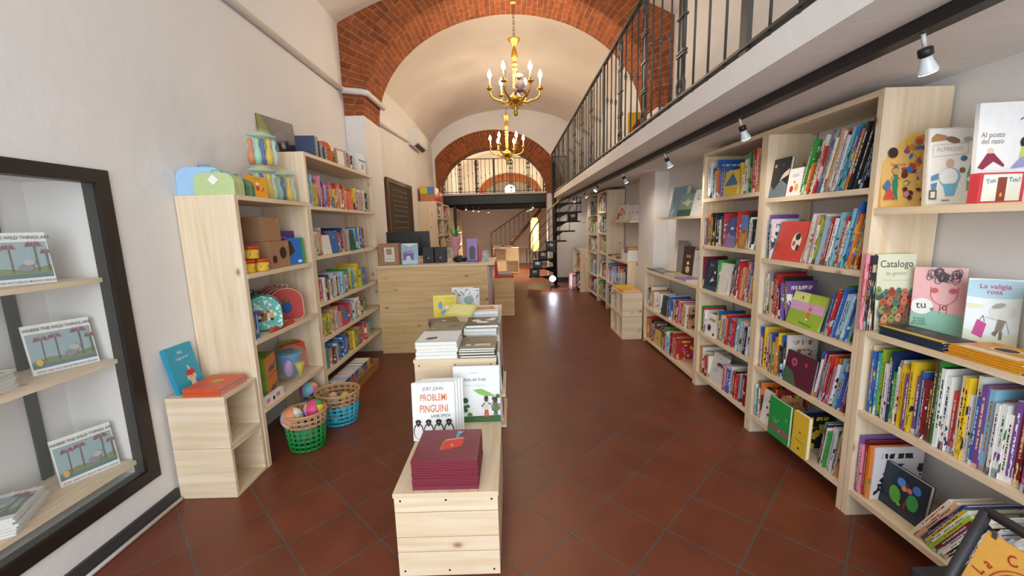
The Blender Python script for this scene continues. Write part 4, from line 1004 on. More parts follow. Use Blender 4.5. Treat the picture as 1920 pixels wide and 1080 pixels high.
# =================================================================== display niche in the left wall
w1 = bpy.data.objects.new('window_1', None); COL.objects.link(w1); struct(w1)
fx0, fx1 = XL-.06, XL+.012
def fr(nm, a, b, mm=DARKFRAME, g=None): m = MB(); m.box(a, b, mm, grain=g); o = m.build(nm, w1); return o
fr('window_frame', (fx0, NY1-.012, NZ0-.05), (fx1, NY1+.055, NZ1+.05)); fr('window_frame', (fx0, NY0-.055, NZ1-.012), (fx1, NY1-.013, NZ1+.05))
fr('window_frame', (fx0, NY0-.055, NZ0-.05), (fx1, NY1-.013, NZ0+.012)); fr('window_frame', (fx0, NY0-.055, NZ0+.013), (fx1, NY0+.012, NZ1-.013))
m = MB(); m.box((XL-.012, NY0+.013, NZ0+.013), (XL-.008, NY1-.013, NZ1-.013), GLASS); m.build('window_pane', w1)
NIZ = [1.305, .895, .345]
for i, z in enumerate(NIZ):
    m = MB(); m.box((-2.295, NY0+.01, z-.022), (-1.985, NY1-.02, z), WOOD, grain=1); tag(m.build('niche_shelf'), 'pine board inside the glazed wall niche, '+['topmost', 'middle', 'lowest'][i], 'shelf', 'boards in the wall niche')
m = MB(); m.box((-2.298, 1.79, NZ0+.02), (-2.297+.012, 1.835, NZ1-.02), BLACK); tag(m.build('shelf_rail'), 'black metal shelf rail on the back of the glazed wall niche', 'shelf rail')
wt = [('P', [(0, .82), (1, .82), (1, 1), (0, 1)], 'f2f2ee'), ('P', [(0, 0), (1, 0), (1, .12), (0, .12)], 'f2f2ee'), ('P', [(.02, .12), (.98, .12), (.98, .82), (.02, .82)], '9ab0b4'), ('P', [(.02, .12), (.98, .12), (.98, .30), (.02, .26)], '5c7a84'),
      ('P', [(.02, .26), (.3, .32), (.6, .28), (.98, .36), (.98, .2), (.02, .2)], '7a8c5c')]
for u, v, s_ in ((.22, .68, 1), (.42, .70, .9), (.78, .74, 1.1), (.93, .60, .7)):
    wt.append(('L', [(u, .24), (u+.01, v)], '6c5848', .010))
    for a in range(6): an = PI*(a+.3)/6; wt.append(('P', [(u, v), (u+.09*s_*math.cos(an), v+.04+.06*s_*math.sin(an)), (u+.12*s_*math.cos(an), v+.02*s_*math.sin(an)-.03)], ['a8646c', '8c4c58'][a % 2]))
wt += [('D', .12, .24, .05, .07, 'd8b048'), ('D', .60, .32, .10, .07, '8a8890'), ('D', .66, .42, .08, .06, 'b8b4ae')]
wt += [('T', 'WHERE THE WILD THINGS ARE', .5, .87, .085, '4a4844', .82, 0, .012), ('T', 'STORY AND PICTURES BY MAURICE SENDAK', .5, .035, .055, '5a5854', .80, 0, .008)]
def stand2(label, pA, pB, h, t, col, art, tilt=.15, **k):
    A = Vector(pA); B = Vector(pB); d = B-A; w_ = d.length
    return display_book(label, w_, h, t, col, art, (A+B)/2, yaw=math.atan2(d.y, d.x), tilt=tilt, **k)
gn = 'identical wide picture books standing in the niche'
for i, (px, z) in enumerate(zip([((-30, 1), (108, 1)), ((60, 1), (190, 1)), ((112, 1), (232, 1))], NIZ)):
    py = (530, 690, 900)[i]
    A = onx(px[0][0], py, -2.13); B = onx(px[1][0], py, -2.04); A.z = B.z = z+.001
    stand2('wide jungle picture book standing on the %s board of the wall niche' % ['topmost', 'middle', 'lowest'][i], A, B, .225, .012, 'f0f0ec', wt, tilt=.18, group=gn)
def pile(n, label, x0, x1, y0, y1, z, th, col, art=None, yaw=0, group=None, jit=.004, h_=None, cols=None, front=False):
    """flat pile, spine towards the viewer's left"""
    for k in range(n):
        jx, jy, ja = random.uniform(-jit, jit), random.uniform(-jit, jit), random.uniform(-jit, jit)*4
        w_, h = x1-x0, y1-y0
        c = (cols[k % len(cols)] if cols else col)
        pos = 'topmost' if k == n-1 else ('lowest' if k == 0 else ORD[k]+' from bottom')
        o = display_book(label+', '+pos, w_, h, th-.0012, c, art if (k == n-1 and art) else [], (0, 0, 0), flat=True, group=group, front=front)
        M = Matrix.Translation(((x0+x1)/2+jx, (y0+y1)/2+jy, z+k*th)) @ Matrix.Rotation(yaw+ja, 4, 'Z') @ Matrix.Translation((0, -h/2, 0)) @ Matrix.Rotation(-PI/2, 4, 'X') @ Matrix.Translation((0, -(th-.0012), 0))
        o.matrix_world = M
P0 = onx(20, 960, -2.1)
pile(7, 'white jungle picture book in the pile on lowest niche board', -2.24, -2.02, 1.36, 1.60, .3455, .012, 'e4e8ea', wt, yaw=.5, group='flat pile on lowest niche board', jit=.008)
pile(7, 'white jungle picture book in the pile on middle niche board', -2.25, -2.03, 1.34, 1.58, .8955, .011, 'e4e8ea', wt, yaw=.3, group='flat pile on middle niche board', jit=.006)

# =================================================================== centre table
# front: red pile and the two standing covers
redart = [('P', [(.42, .30), (.72, .42), (.74, .68), (.44, .60)], 'd83c30'), ('P', [(.38, .32), (.42, .30), (.44, .60), (.40, .60)], 'a87434'), ('P', [(.42, .60), (.74, .68), (.70, .72), (.44, .65)], 'e8a088'), ('D', .56, .46, .03, .035, 'e0a838'),
          ('D', .64, .88, .045, .06, '6cb4cc', .3), ('D', .62, .77, .03, .07, '5ca4c4'), ('D', .68, .90, .02, .02, 'a8d4e0'), ('T', 'LIBRO', .84, .84, .05, 'a87078', .9)]
pile(12, 'maroon picture book in the pile at the front of the centre table', -.445, -.165, 1.555, 1.815, .401, .0112, '7c2a3a', redart, group='maroon pile on the centre table', jit=.0015, front=True)
pp = [('T', 'JORY JOHN', .5, .87, .085, '303438', .8), ('T', 'PROBLEMI', .51, .69, .165, 'd8743c', .62, 0, .012), ('T', 'PINGUINI', .51, .49, .185, 'd8743c', .62, 0, .012), ('T', 'LANE SMITH', .66, .40, .075, '303438', .8)]
for i in range(4):
    u = .13+i*.24
    pp += [('D', u, .17, .085, .14, '1c1c1e'), ('D', u, .16, .07, .125, 'f2f2f0'), ('D', u, .33, .05, .04, '1c1c1e'), ('P', [(u-.02, .30), (u+.02, .30), (u+.03, .25), (u-.03, .25)], '1c1c1e'), ('D', u, .315, .012, .012, 'e89a68')]
for i in range(4):
    stand2('white penguin picture book on the centre table, %s of four' % ['front copy', 'second copy', 'third copy', 'rear copy'][i], (-.535+.012*i, 1.955+.022*i, .401), (-.315+.012*i, 1.965+.022*i, .401), .305-.002*i, .016, 'f2f3f2', pp if i == 0 else [], tilt=.10, group='penguin books on the centre table')
fa = [('T', 'La festa dei frutti', .42, .74, .085, '404848', .8), ('L', [(.35, .88), (.55, .88)], '909890', .003), ('L', [(.2, .66), (.7, .66)], '909890', .002), ('P', [(0, 0), (1, 0), (1, .12), (0, .10)], '3c6a3c'),
      ('P', [(.42, .58), (.6, .60), (.8, .52), (.9, .47), (.7, .46), (.55, .50)], '8cbc5c')]+blobs(16, ['3c6838', '5a8a40', '2c5030'], .02, .35, .12, .42, .02, .05, 3)+blobs(10, ['6a8c48', '4c6c3c', '8a9c68'], .85, .98, .2, .5, .02, .04, 9)+person(.70, .10, 1.0, 'dcd8c8', '5c3824', '1c1814', 'd8503c')+person(.90, .10, .95, '6c7450', '5c3824', '1c1814', '54684c')
stand2('white fruit festival picture book standing behind the maroon pile', (-.345, 2.145, .401), (-.085, 2.145, .401), .325, .014, 'eef1f2', fa, tilt=.05)
# rear box: piles
pile(5, 'white picture book with green edge in front left table pile', -.565, -.325, 2.235, 2.48, .7505, .0205, 'e8eff0', [R_(0, 0, 1, .03, '4a6c50'), ('P', [(.18, .2), (.3, .42), (.45, .45), (.48, .3), (.35, .2)], '7a6258'), ('D', .3, .33, .08, .08, '6c645c'), ('L', [(.6, .22), (.9, .23)], 'a8a8a4', .004)], group='white pile on the centre table')
pile(4, 'olive tree house picture book in front right table pile', -.315, -.105, 2.235, 2.48, .7505, .015, '5c5a4c', [('T', 'LA CASETTA\nSEGRETA\nSULL\'ALBERO', .55, .78, .15, 'c8a850', .9, 0, .01), R_(0, 0, 1, .18, '8c8c78'), R_(.15, .18, .85, .34, 'd8ccc0'), ('D', .35, .28, .06, .08, '6c6458')], group='olive pile on the centre table', jit=.006)
pile(5, 'dark cover book with white clouds in right table pile', -.315, -.10, 2.56, 2.80, .7505, .022, '3c3a42', [('D', .3, .55, .13, .13, 'eceaea'), ('D', .5, .35, .18, .12, 'eceaea'), ('D', .75, .6, .13, .10, 'eceaea'), ('D', .82, .75, .10, .08, 'eceaea'), ('T', 'nuvole', .35, .55, .08, '505058'), ('P', [(.5, .6), (.6, .7), (.62, .55)], '788c6c')], group='cloud cover pile on the centre table', jit=.01, cols=['c8dce4', 'd0e2e8', 'c4d8e0', 'd4e4ea', '3c3a42'])
pile(6, 'pale picture book with orange picture in rear right table pile', -.315, -.10, 2.88, 3.12, .7505, .022, 'd8c8bc', [('P', [(.1, .3), (.9, .35), (.8, .8), (.2, .7)], 'c8643c'), ('D', .5, .55, .2, .1, 'd89468'), R_(.85, .7, .97, .95, 'ececec')], group='orange cover pile on the centre table', jit=.01, cols=['c8dce4', 'd4e2e6'])
pile(5, 'olive grey picture book in the rear left table pile', -.565, -.335, 2.56, 2.80, .7505, .016, '8c8870', [('D', .15, .25, .05, .05, 'c4c29c'), ('P', [(.5, .4), (.9, .4), (.85, .6), (.6, .65)], '746860'), ('L', [(.4, .8), (.9, .82)], '64604c', .01)], group='olive grey pile on the centre table', jit=.01, cols=['b8b4a4', '6a6058', 'a8a294', '7c766c', '8c8870'])
pile(3, 'grey comic book jutting out left of the centre table', -.64, -.42, 2.92, 3.12, .7505, .014, '6c645e', [('D', .5, .5, .1, .1, 'd8d0c8')], yaw=.3, group='grey comics on the centre table', jit=.008)
t = display_book('glossy yellow board book lying aslant on the table piles, catching the light', .22, .13, .012, 'd8d070', [('P', [(.1, .1), (.9, .1), (.9, .9), (.1, .9)], 'e4de98')], (-.42, 2.78, .852), flat=True)
t.matrix_world = Matrix.Translation((-.40, 2.86, .856)) @ Matrix.Rotation(-.35, 4, 'Z') @ Matrix.Rotation(math.radians(-62), 4, 'X') @ Matrix.Translation((0, -.012, 0))
stand2('yellow board book with blue shapes standing at the back of the centre table', (-.66, 3.30, .751), (-.47, 3.33, .751), .185, .02, 'e4cc24', [('D', .3, .55, .09, .17, '3a90d0'), ('D', .3, .55, .07, .14, '58aee4'), ('D', .6, .45, .11, .09, 'ecebe6'), ('D', .5, .22, .20, .12, '58aee4'), ('D', .1, .85, .03, .03, 'e89a40'), ('L', [(.55, .85), (.9, .85)], 'c8b040', .02)], tilt=.12)
sea = [('D', .52, .45, .24, .20, '9ab4bc'), ('P', [(.2, .25), (.8, .28), (.7, .12), (.3, .12)], '5c90c4')]+blobs(26, ['4a7cc0', 'b8583c', '3c6c54', 'd8a040', '8cb4d4'], .05, .95, .62, .95, .012, .035, 4)+blobs(14, ['4a7cc0', '8c70b0', '3c6c54', 'd8a040'], .04, .15, .05, .9, .01, .03, 5)+blobs(12, ['4a7cc0', 'c86c4c', '3c6c54'], .87, .97, .05, .9, .01, .03, 6)
stand2('white board book of sea animals, front copy behind the yellow book', (-.50, 3.60, .751), (-.30, 3.60, .751), .195, .02, 'e8ebe8', sea, tilt=.1, spinecol='d8843c')
stand2('white board book of sea animals, rear copy half hidden', (-.56, 3.67, .751), (-.36, 3.67, .751), .195, .02, 'e8ebe8', sea, tilt=.1, spinecol='d8843c')
# ledges and books on the right side of the rear box
for z, l in ((.52, 'upper'), (.33, 'lower')):
    m = MB(); m.box((-.1045, 2.24, z-.015), (-.055, 2.62, z), WOOD, grain=1); tag(m.build('book_ledge'), 'small pine ledge on the right side of the centre table, '+l, 'ledge')
display_book('white book with black animals leaning on the right side of the centre table', .26, .235, .014, 'd4d8dc', [('P', [(.1, 0), (.9, 0), (.9, .3), (.5, .45), (.1, .35)], '2c3040'), ('L', [(.1, .62), (.9, .62)], 'c8a840', .012), ('L', [(.3, .75), (.4, .9), (.5, .75)], '2a2a2a', .006), ('D', .5, .45, .08, .05, '8c9094')], (-.074, 2.44, .521), yaw=PI/2, tilt=.05)
display_book('pink and red card book below another on the right of the table', .26, .17, .014, 'e0d4d0', [R_(0, 0, 1, .3, 'c83c4c'), ('D', .5, .8, .1, .06, '5c3a5c')], (-.074, 2.42, .331), yaw=PI/2, tilt=.05)

# =================================================================== right hand displays
stand2('tan picture book crowded with small people on the right wall shelf', (1.678, 1.85, 1.531), (1.85, 1.83, 1.531), .33, .022, 'ecc070', [('T', 'Panorama', .38, .56, .06, 'c86a3c', .8, 0, .01)]+blobs(30, ['c8503c', '4878c0', '8c5a8c', 'd88c3c', 'e0b890', '6c3c30', 'e8c440'], .5, .97, .3, .95, .02, .05, 21)+person(.30, .10, 1.25, '2c8a64', 'd8a078', '3c7a5c', '2c8a64')+[('P', [(.02, .1), (.15, .3), (.3, .12)], 'd0504c'), ('D', .22, .73, .06, .07, '3c2a28'), ('P', [(0, .28), (.12, .38), (.2, .3), (.1, .22)], '4c78b0')]+blobs(8, ['a06848', '5c3028', 'c88ca0'], .5, .95, .08, .25, .02, .04, 22), tilt=.1, spinecol='e4bc78')
alf = [R_(.03, .02, .97, .98, 'f2f0ea'), ('P', [(.06, .88), (.15, .93), (.35, .90), (.38, .84), (.06, .82)], 'b48c5c'), ('D', .48, .84, .09, .04, '8c6c60', -.3), ('T', 'ALFREDO', .42, .70, .075, 'd8a8a8', .95, 0, .005), ('L', [(.1, .78), (.78, .80), (.78, .66), (.1, .63), (.1, .78)], 'b8b0b0', .003),
       ('D', .45, .36, .13, .13, '8cc4e0'), ('D', .43, .37, .11, .11, 'f4f4f4'), ('D', .44, .54, .05, .06, 'd8b4a4'), ('P', [(.32, .28), (.62, .28), (.55, .12), (.38, .12)], '78bcdc'), ('P', [(.78, .18), (.95, .18), (.95, .40), (.90, .52), (.84, .52), (.78, .40)], '5cb48c'), ('D', .86, .33, .05, .035, 'e8f0e8'),
       ('D', .70, .60, .04, .035, '4878a0'), ('D', .68, .45, .035, .035, '8c6468'), ('L', [(.92, .9), (.93, .75), (.88, .62)], '383838', .006), ('D', .94, .92, .03, .045, '484848'), ('P', [(.08, .38), (.22, .42), (.22, .34), (.08, .32)], '6890c0'), ('P', [(.08, .28), (.2, .30), (.18, .2), (.1, .19)], '6890c0'), R_(.05, .08, .2, .2, '6c6454'), R_(.08, .1, .17, .18, 'ece8d8'), ('D', .75, .84, .05, .03, 'a8b8c0'), R_(.3, .06, .45, .07, '383838')]
stand2('white picture book titled Alfredo with many drawn objects on the right wall shelf', (1.715, 1.69, 1.531), (1.905, 1.67, 1.531), .312, .016, 'e4dccc', alf, tilt=.08)
alp = [('T', 'Al posto\ndel naso', .22, .66, .075, '8c8480', .85, 0, .006), ('L', [(1.0, .2), (.92, .6), (.8, .85), (.65, .95)], '5a5658', .012), ('L', [(.85, .78), (.95, .95)], '5a5658', .008), ('L', [(.75, .88), (.6, .82)], '5a5658', .006), ('L', [(.88, .72), (.7, .75)], '5a5658', .006)]+[('D', .2, .52, .03, .035, 'e8c8b4'), ('P', [(.02, .36), (.15, .5), (.25, .5), (.42, .38), (.4, .36), (.25, .42), (.1, .34)], '8c3048'), ('D', .68, .60, .035, .05, '202024'), ('P', [(.62, .44), (.74, .46), (.76, .55), (.66, .56)], 'd0d840'), ('P', [(.5, .34), (.8, .36), (.76, .46), (.66, .46)], '9c9cd0')]
stand2('white picture book with a bare tree and two people, third on the right wall shelf', (1.72, 1.52, 1.531), (1.945, 1.50, 1.531), .36, .016, 'eef0f2', alp, tilt=.06)
toc = [R_(.08, .06, .92, .94, 'eef0e4'), R_(.40, .06, .60, .84, '8c4434'), ('D', .5, .26, .04, .07, 'e8b83c'), ('T', 'Toc', .26, .66, .22, '4c8cb4', .9, .2, .01), ('T', 'Toc!', .76, .68, .22, '4c8cb4', .9, 0, .01)]
stand2('small red box book lettered Toc Toc in front of the tree book', (1.668, 1.462, 1.531), (1.818, 1.452, 1.531), .105, .035, 'd0424a', toc, tilt=.0)
# on the low bookcase
cat = [('T', 'Catalogo', .5, .83, .13, '4a4c48', .85, 0, .004), ('T', 'dei genitori', .5, .73, .065, '9ca094', .85), ('L', [(.15, .66), (.85, .66)], 'b0b4a4', .002)]
rr = random.Random(8)
for j in range(4):
    for i in range(6):
        u = .08+i*.165+rr.uniform(-.03, .03)+(.07 if j % 2 else 0); v = .50-j*.11+rr.uniform(-.02, .02); c = rr.choice(['c87a5c', 'b85c44', '8c9c5c', '5c7c6c', 'd09468', '7c5448', '6c7c9c', 'a84838'])
        if u < .97: cat += [('D', u, v-.05, .05, .07, rr.choice(['7c5a44', '4c6450', '8c4434', 'b07048', '485468'])), ('D', u, v, .045, .052, c), ('D', u-.02, v+.045, .012, .02, c), ('D', u+.02, v+.045, .012, .02, c), ('D', u-.013, v+.01, .006, .006, '201c1c'), ('D', u+.013, v+.01, .006, .006, '201c1c')]
stand2('cream picture book titled Catalogo with a crowd of creatures, beside the tall bookcase', (1.688, 1.825, .966), (1.855, 1.812, .966), .355, .016, 'e4e8cc', cat, tilt=.07, spinecol='3c2430')
rt = random.Random(2)
scr = []
for i in range(26):
    cx, cy = .48+rt.uniform(-.20, .36), .86+rt.uniform(-.07, .07); rr_ = rt.uniform(.04, .08)
    scr.append(('L', [(cx+rr_*1.0*math.cos(q), cy+rr_*.9*math.sin(q)) for q in lin_(0, 2*PI, 9)], '26242a', .0035))
tue = [('P', [(0, 0), (1, 0), (1, .30), (0, .42)], '8cc0ac'), ('D', .20, .42, .12, .12, 'f0ede8'), ('T', 'tu', .20, .39, .15, '202022', .9, .1, .004), ('T', 'e', .40, .36, .10, '202022', .9), ('T', 'io', .62, .38, .13, '202022', .9, .1, .004),
       ('L', [(.35+.5*(1-math.cos(a))/2, .62-.17*math.sin(a)) for a in lin_(0, PI, 10)], 'c85058', .005), ('L', [(.35, .62), (.35, .72)], 'c85058', .005), ('L', [(.85, .62), (.85, .72)], 'c85058', .005), ('D', .42, .66, .04, .04, 'c85058'), ('D', .76, .66, .04, .04, 'c85058'), ('L', [(.55, .46), (.55, .32)], 'c85058', .004), ('L', [(.68, .46), (.68, .32)], 'c85058', .004), ('T', 'la storia\npiu bella\ndel mondo', .18, .22, .045, '5c6c64', .85)]+scr
stand2('pink and green picture book titled tu e io with scribbled hair', (1.80, 1.775, .966), (1.93, 1.675, .966), .30, .014, 'e4a8a8', tue, tilt=.10)
val = [('D', .5, .85, .52, .14, 'b4d8e8'), ('P', [(0, 0), (1, 0), (1, .22), (.5, .16), (0, .25)], 'dce4d0'), ('T', 'La valigia\nrosa', .5, .86, .095, 'c83c78', .9, 0, .01), ('P', [(.16, .18), (.36, .12), (.42, .34), (.24, .40)], 'c83c8c'), ('L', [(.28, .38), (.34, .46), (.38, .36)], '6c6468', .004),
       ('D', .68, .52, .13, .12, 'e0e4e0'), ('D', .60, .61, .07, .035, 'a4a49c', .5), ('P', [(.58, .26), (.70, .24), (.76, .40), (.62, .42)], '8c8078'), ('P', [(.52, .2), (.60, .26), (.66, .26), (.60, .16)], '7c6c60'), ('P', [(.66, .24), (.72, .24), (.72, .12), (.66, .12)], '7c6c60'), ('L', [(.62, .4), (.38, .44)], 'a8a8a0', .004), ('L', [(.76, .4), (.84, .22)], 'a8a8a0', .004), ('D', .08, .60, .14, .03, 'e0e8b8')]
stand2('white picture book titled La valigia rosa beside the pink one', (1.84, 1.593, .966), (1.95, 1.50, .966), .272, .014, 'e6eef2', val, tilt=.10)
stand2('orange yellow picture book at the far right edge of the display', (1.86, 1.40, .966), (1.95, 1.30, .966), .27, .014, 'e4c060', [('D', .3, .5, .12, .2, 'c88c40'), ('D', .1, .6, .02, .02, '302420'), ('D', .08, .1, .04, .05, 'c0502c')], tilt=.08)
# tall spines beside the Catalogo
for i, (c, t_, l) in enumerate((('p', .018, 'tall pink spined book leftmost beside the Catalogo cover'), ('k', .016, 'tall dark plum spined book beside the Catalogo cover'))):
    put_book(c, Matrix.Translation((1.636+.012*i, 1.846-.02*i, .966)) @ Matrix.Rotation(math.radians(-8), 4, 'Z') @ Matrix.Translation((0, -.0, 0)), t_, .022, .355-.004*i, l, 'tall spines by the Catalogo')
pile(5, 'dark blue yellow striped book in the pile below the pink cover', 1.665, 1.80, 1.50, 1.775, .966, .0075, '2c3c50', [R_(0, 0, .22, 1, 'e0c030'), R_(.22, 0, 1, 1, '404448'), ('D', .65, .5, .05, .1, '8c6450'), ('D', .6, .75, .06, .05, '6c7450')], yaw=0, group='dark blue pile on the right display')
pile(5, 'orange picture book with a dark oval in the pile at the right', 1.665, 1.83, 1.255, 1.485, .966, .0085, 'e09a28', [R_(0, .1, .25, .9, 'ecdcc8'), ('D', .55, .55, .16, .18, 'ecd4b8'), ('D', .55, .55, .12, .14, '3c2c24')], group='orange pile on the right display', jit=.006)
pile(3, 'white picture book in the pile at the right frame edge', 1.668, 1.85, 1.03, 1.245, .966, .011, 'e8eaec', [R_(.1, .3, .9, .7, 'd8a088')], group='white pile at the right frame edge')
# wall shelf before the pier
stand2('thick blue grey book leaning at the left of the shelf above the low bookcase', (1.79, 4.62, 1.541), (1.83, 4.36, 1.541), .33, .05, '8aa8bc', [('T', 'MARE', .3, .5, .12, '506c80', .8, PI/2), ('P', [(.1, .1), (.4, .3), (.3, .1)], 'c8d8e0')], tilt=.2)
stand2('green book with a pale bird shape in the middle of that shelf', (1.76, 4.32, 1.541), (1.80, 4.04, 1.541), .235, .02, '8cb09c', [R_(0, 0, 1, .3, '3c6c5c'), ('P', [(.1, .62), (.4, .66), (.5, .8), (.6, .66), (.9, .66), (.65, .56), (.6, .4), (.45, .5)], 'e4e8d4')], tilt=.25)
stand2('white book lettered G at the right of that shelf', (1.76, 4.0, 1.541), (1.80, 3.76, 1.541), .255, .02, 'e4e6e8', [('T', 'G', .3, .6, .3, '605c60'), ('D', .6, .4, .08, .05, 'd89088'), ('L', [(.5, .7), (.9, .2)], 'a0a4b0', .006)], tilt=.25)
# top of the low bookcase before the pier
for i, (y0, y1, c, l) in enumerate([(3.60, 3.82, 'ece8d8', 'cream'), (3.84, 4.10, 'a090c8', 'lilac'), (4.12, 4.38, 'd8c8a0', 'sand coloured'), (4.40, 4.66, '7c8494', 'grey blue'), (4.68, 4.94, '5c6470', 'slate')]):
    pile(2, l+' flat picture book on the low bookcase before the pier', 1.675, 1.83, y0, y1, .916, .010, c, [('D', .5, .5, .1, .12, ['c8a878', '6c5ca8', 'b08850', '4c5464', 'a0a8b0'][i]), R_(.1, .8, .9, .9, 'f0ede6')], group='flat books on the low bookcase before the pier')
stand2('grey backed board standing against the wall on the low bookcase', (1.90, 4.62, .916), (1.925, 4.42, .916), .36, .01, '8c8c8c', [], tilt=.05)
stand2('tall dark cover book with cream figures standing on the low bookcase', (1.87, 4.40, .916), (1.90, 4.20, .916), .31, .018, '4c3830', [('D', .5, .2, .12, .12, 'e0c8a0'), ('D', .5, .42, .08, .06, 'e8e0d0'), R_(.3, .6, .7, .7, 'a89074')], tilt=.08)
stand2('white book with a bare grey tree standing on the low bookcase', (1.87, 4.14, .916), (1.90, 3.90, .916), .28, .018, 'dcdce4', [('L', [(.5, .1), (.5, .6)], '6c6470', .03), ('L', [(.5, .5), (.3, .85)], '6c6470', .012), ('L', [(.5, .55), (.72, .88)], '6c6470', .012), ('L', [(.42, .65), (.2, .7)], '6c6470', .008), ('L', [(.6, .7), (.8, .7)], '6c6470', .008), ('L', [(.5, .6), (.5, .9)], '6c6470', .008)], tilt=.08)
stand2('white book with red dots standing on the low bookcase next to the second tall bookcase', (1.87, 3.86, .916), (1.90, 3.64, .916), .29, .018, 'ece6e2', blobs(9, ['b83c44', 'c85c4c'], .2, .8, .15, .85, .02, .035, 12), tilt=.08)
# beyond the pier
stand2('white book with big orange letters on the shelf beyond the pier', (1.78, 6.90, 1.516), (1.84, 6.50, 1.516), .27, .03, 'ecebe6', [('D', .45, .55, .25, .25, 'e06a3c'), ('D', .45, .55, .12, .12, 'ecebe6'), ('D', .75, .5, .12, .14, 'e8b030'), R_(.1, .1, .3, .5, 'c83c38')], tilt=.2, spinecol='e8c838')
for i in range(3): stand2('white book leaning on the shelf beyond the pier, %s of three' % ['left', 'middle', 'right'][i], (1.78, 6.40-.2*i, 1.516), (1.84, 6.22-.2*i, 1.516), .25, .03, ['ecece8', 'e4e0d8', 'e8e4ec'][i], [('D', .5, .5, .06, .06, ['c8605c', '8c8c94', '5c5c64'][i])], tilt=.3)
t = thing('literature_box', 'white open card box of booklets on the low bookcase beyond the pier', 'box', (1.80, 6.0, .931)); WB = mat('ecebe8', .6)
m = MB(); m.box((-.11, -.16, 0), (.11, .16, .006), WB); m.box((-.11, -.16, .006), (-.104, .16, .12), WB); m.box((.104, -.16, .006), (.11, .16, .12), WB); m.box((-.104, -.16, .006), (.104, -.154, .16), WB); m.box((-.104, .154, .006), (.104, .16, .16), WB); m.build('carton', t)
for i, c in enumerate(('d8a040', 'c86c50', '6c84a0')): m = MB(); m.box((-.09, -.12+.09*i, .008), (.09, -.09+.09*i, .20), mat(c, .5)); m.build('booklet', t)
for i, (y, c, l) in enumerate([(6.35, '8c2c38', 'maroon'), (6.62, 'c4ccd4', 'pale grey'), (6.85, '5c2430', 'dark red')]): pile(2, l+' flat book on the low bookcase beyond the pier', 1.68, 1.86, y-.11, y+.11, .931, .014, c, group='flat books beyond the pier')
pile(3, 'yellow picture book lying on the two-hole crate, rear pile', 1.415, 1.64, 5.35, 5.60, .601, .011, 'e6c820', group='yellow books on the two-hole crate', jit=.008)
pile(3, 'orange yellow picture book lying on the two-hole crate, front pile', 1.415, 1.64, 5.05, 5.30, .601, .012, 'e8a828', group='orange yellow books on the two-hole crate', jit=.008)
stand2('green book with an orange shape standing on the low bookcase by the crate', (1.70, 5.66, .60), (1.75, 5.64, .60), .2, .012, '9cc07c', [], tilt=0) if 0 else None
for i, (c, l) in enumerate((('c84040', 'red'), ('a8b8c8', 'pale blue'), ('8c2c34', 'dark red'))): stand2(l+' framed picture leaning on the low bookcase by the spiral stair', (1.33+.03*i, 9.30-.06*i, .001), (1.46+.01*i, 9.28-.06*i, .001), .40-.03*i, .015, c, [R_(.15, .15, .85, .85, ['e0d8d0', 'e8eef2', 'd0a0a0'][i])], tilt=.2, name='framed_picture')

# =================================================================== sign stand, bottom right
TL = onx(1851, 958, 1.17)
t = thing('sign_stand', 'dark metal frame stand with an orange yellow sign at the bottom right corner', 'sign', (TL.x-.1, TL.y-.12, 0))
FRM = mat('34343a', .55); ORG = Vector((TL.x-.1, TL.y-.12, 0))
D = Vector((-.37, 0, -1)).normalized(); Rr = Vector((0, -1, 0)); Nn = D.cross(Rr).normalized()
if Nn.x > 0: Nn = -Nn
M_ = lambda u, v, off=0: TL+Rr*u+D*v+Nn*off-ORG
def bar(a, b, r=.012):
    m = MB(); m.tube([a, b], r, FRM, 4); m.build('frame_bar', t)
bar(M_(0, 0), M_(.26, 0)); bar(M_(0, .0), M_(0, .60)); bar(M_(.26, 0), M_(.26, .60)); bar(M_(0, .36), M_(.26, .36))
for u in (0, .26):
    p = M_(u, .60); bar(p, Vector((p.x, p.y, .012))); bar(Vector((p.x-.02, p.y, .012)), Vector((p.x+.16, p.y, .012)))
m = MB(); P_ = [M_(.018, .04), M_(.235, .04), M_(.235, .34), M_(.018, .34)]; m.prism(P_, Nn*-.006, mat('e8b050', .5)); m.build('sign_panel', t)
ex, ez = Rr, -D
BM = Matrix((ex, ez, ex.cross(ez))).transposed()
c0 = M_(.127, .148, .0012); RD = mat('b43424', .5)
m = MB(); m.poly([c0+ex*.060*math.cos(a)+ez*.060*math.sin(a) for a in lin_(0, 2*PI, 33)[:-1]], RD); m.build('red_circle', t)
m = MB(); m.tube([c0+ex*.067*math.cos(a)+ez*.067*math.sin(a) for a in lin_(0, PI, 30)], .0012, RD, 4); m.build('circle_outline', t)
for i, ch in enumerate('La Casa sul'):
    a = math.radians(172-i*17)
    if ch == ' ': continue
    o = lettering(t, ch, .034, RD, c0+ex*.078*math.cos(a)+ez*.078*math.sin(a), (0, 0, 0), .8, .012)
    o.rotation_euler = (BM.to_4x4() @ Matrix.Rotation(a-PI/2, 4, 'Z')).to_euler()
m = MB(); p = M_(.035, .038, .002); m.box(p-Vector((.003, .005, .012)), p+Vector((.001, .005, .006)), mat('8c8c8c', .3, .8)); m.build('clip', t)
m = MB(); m.box((1.36, .80, .002), (1.60, 1.24, .285), mat('2c3034', .5), bev=.02); tag(m.build('plastic_bin'), 'black rounded bin on the floor before the right-edge bookcase', 'bin')

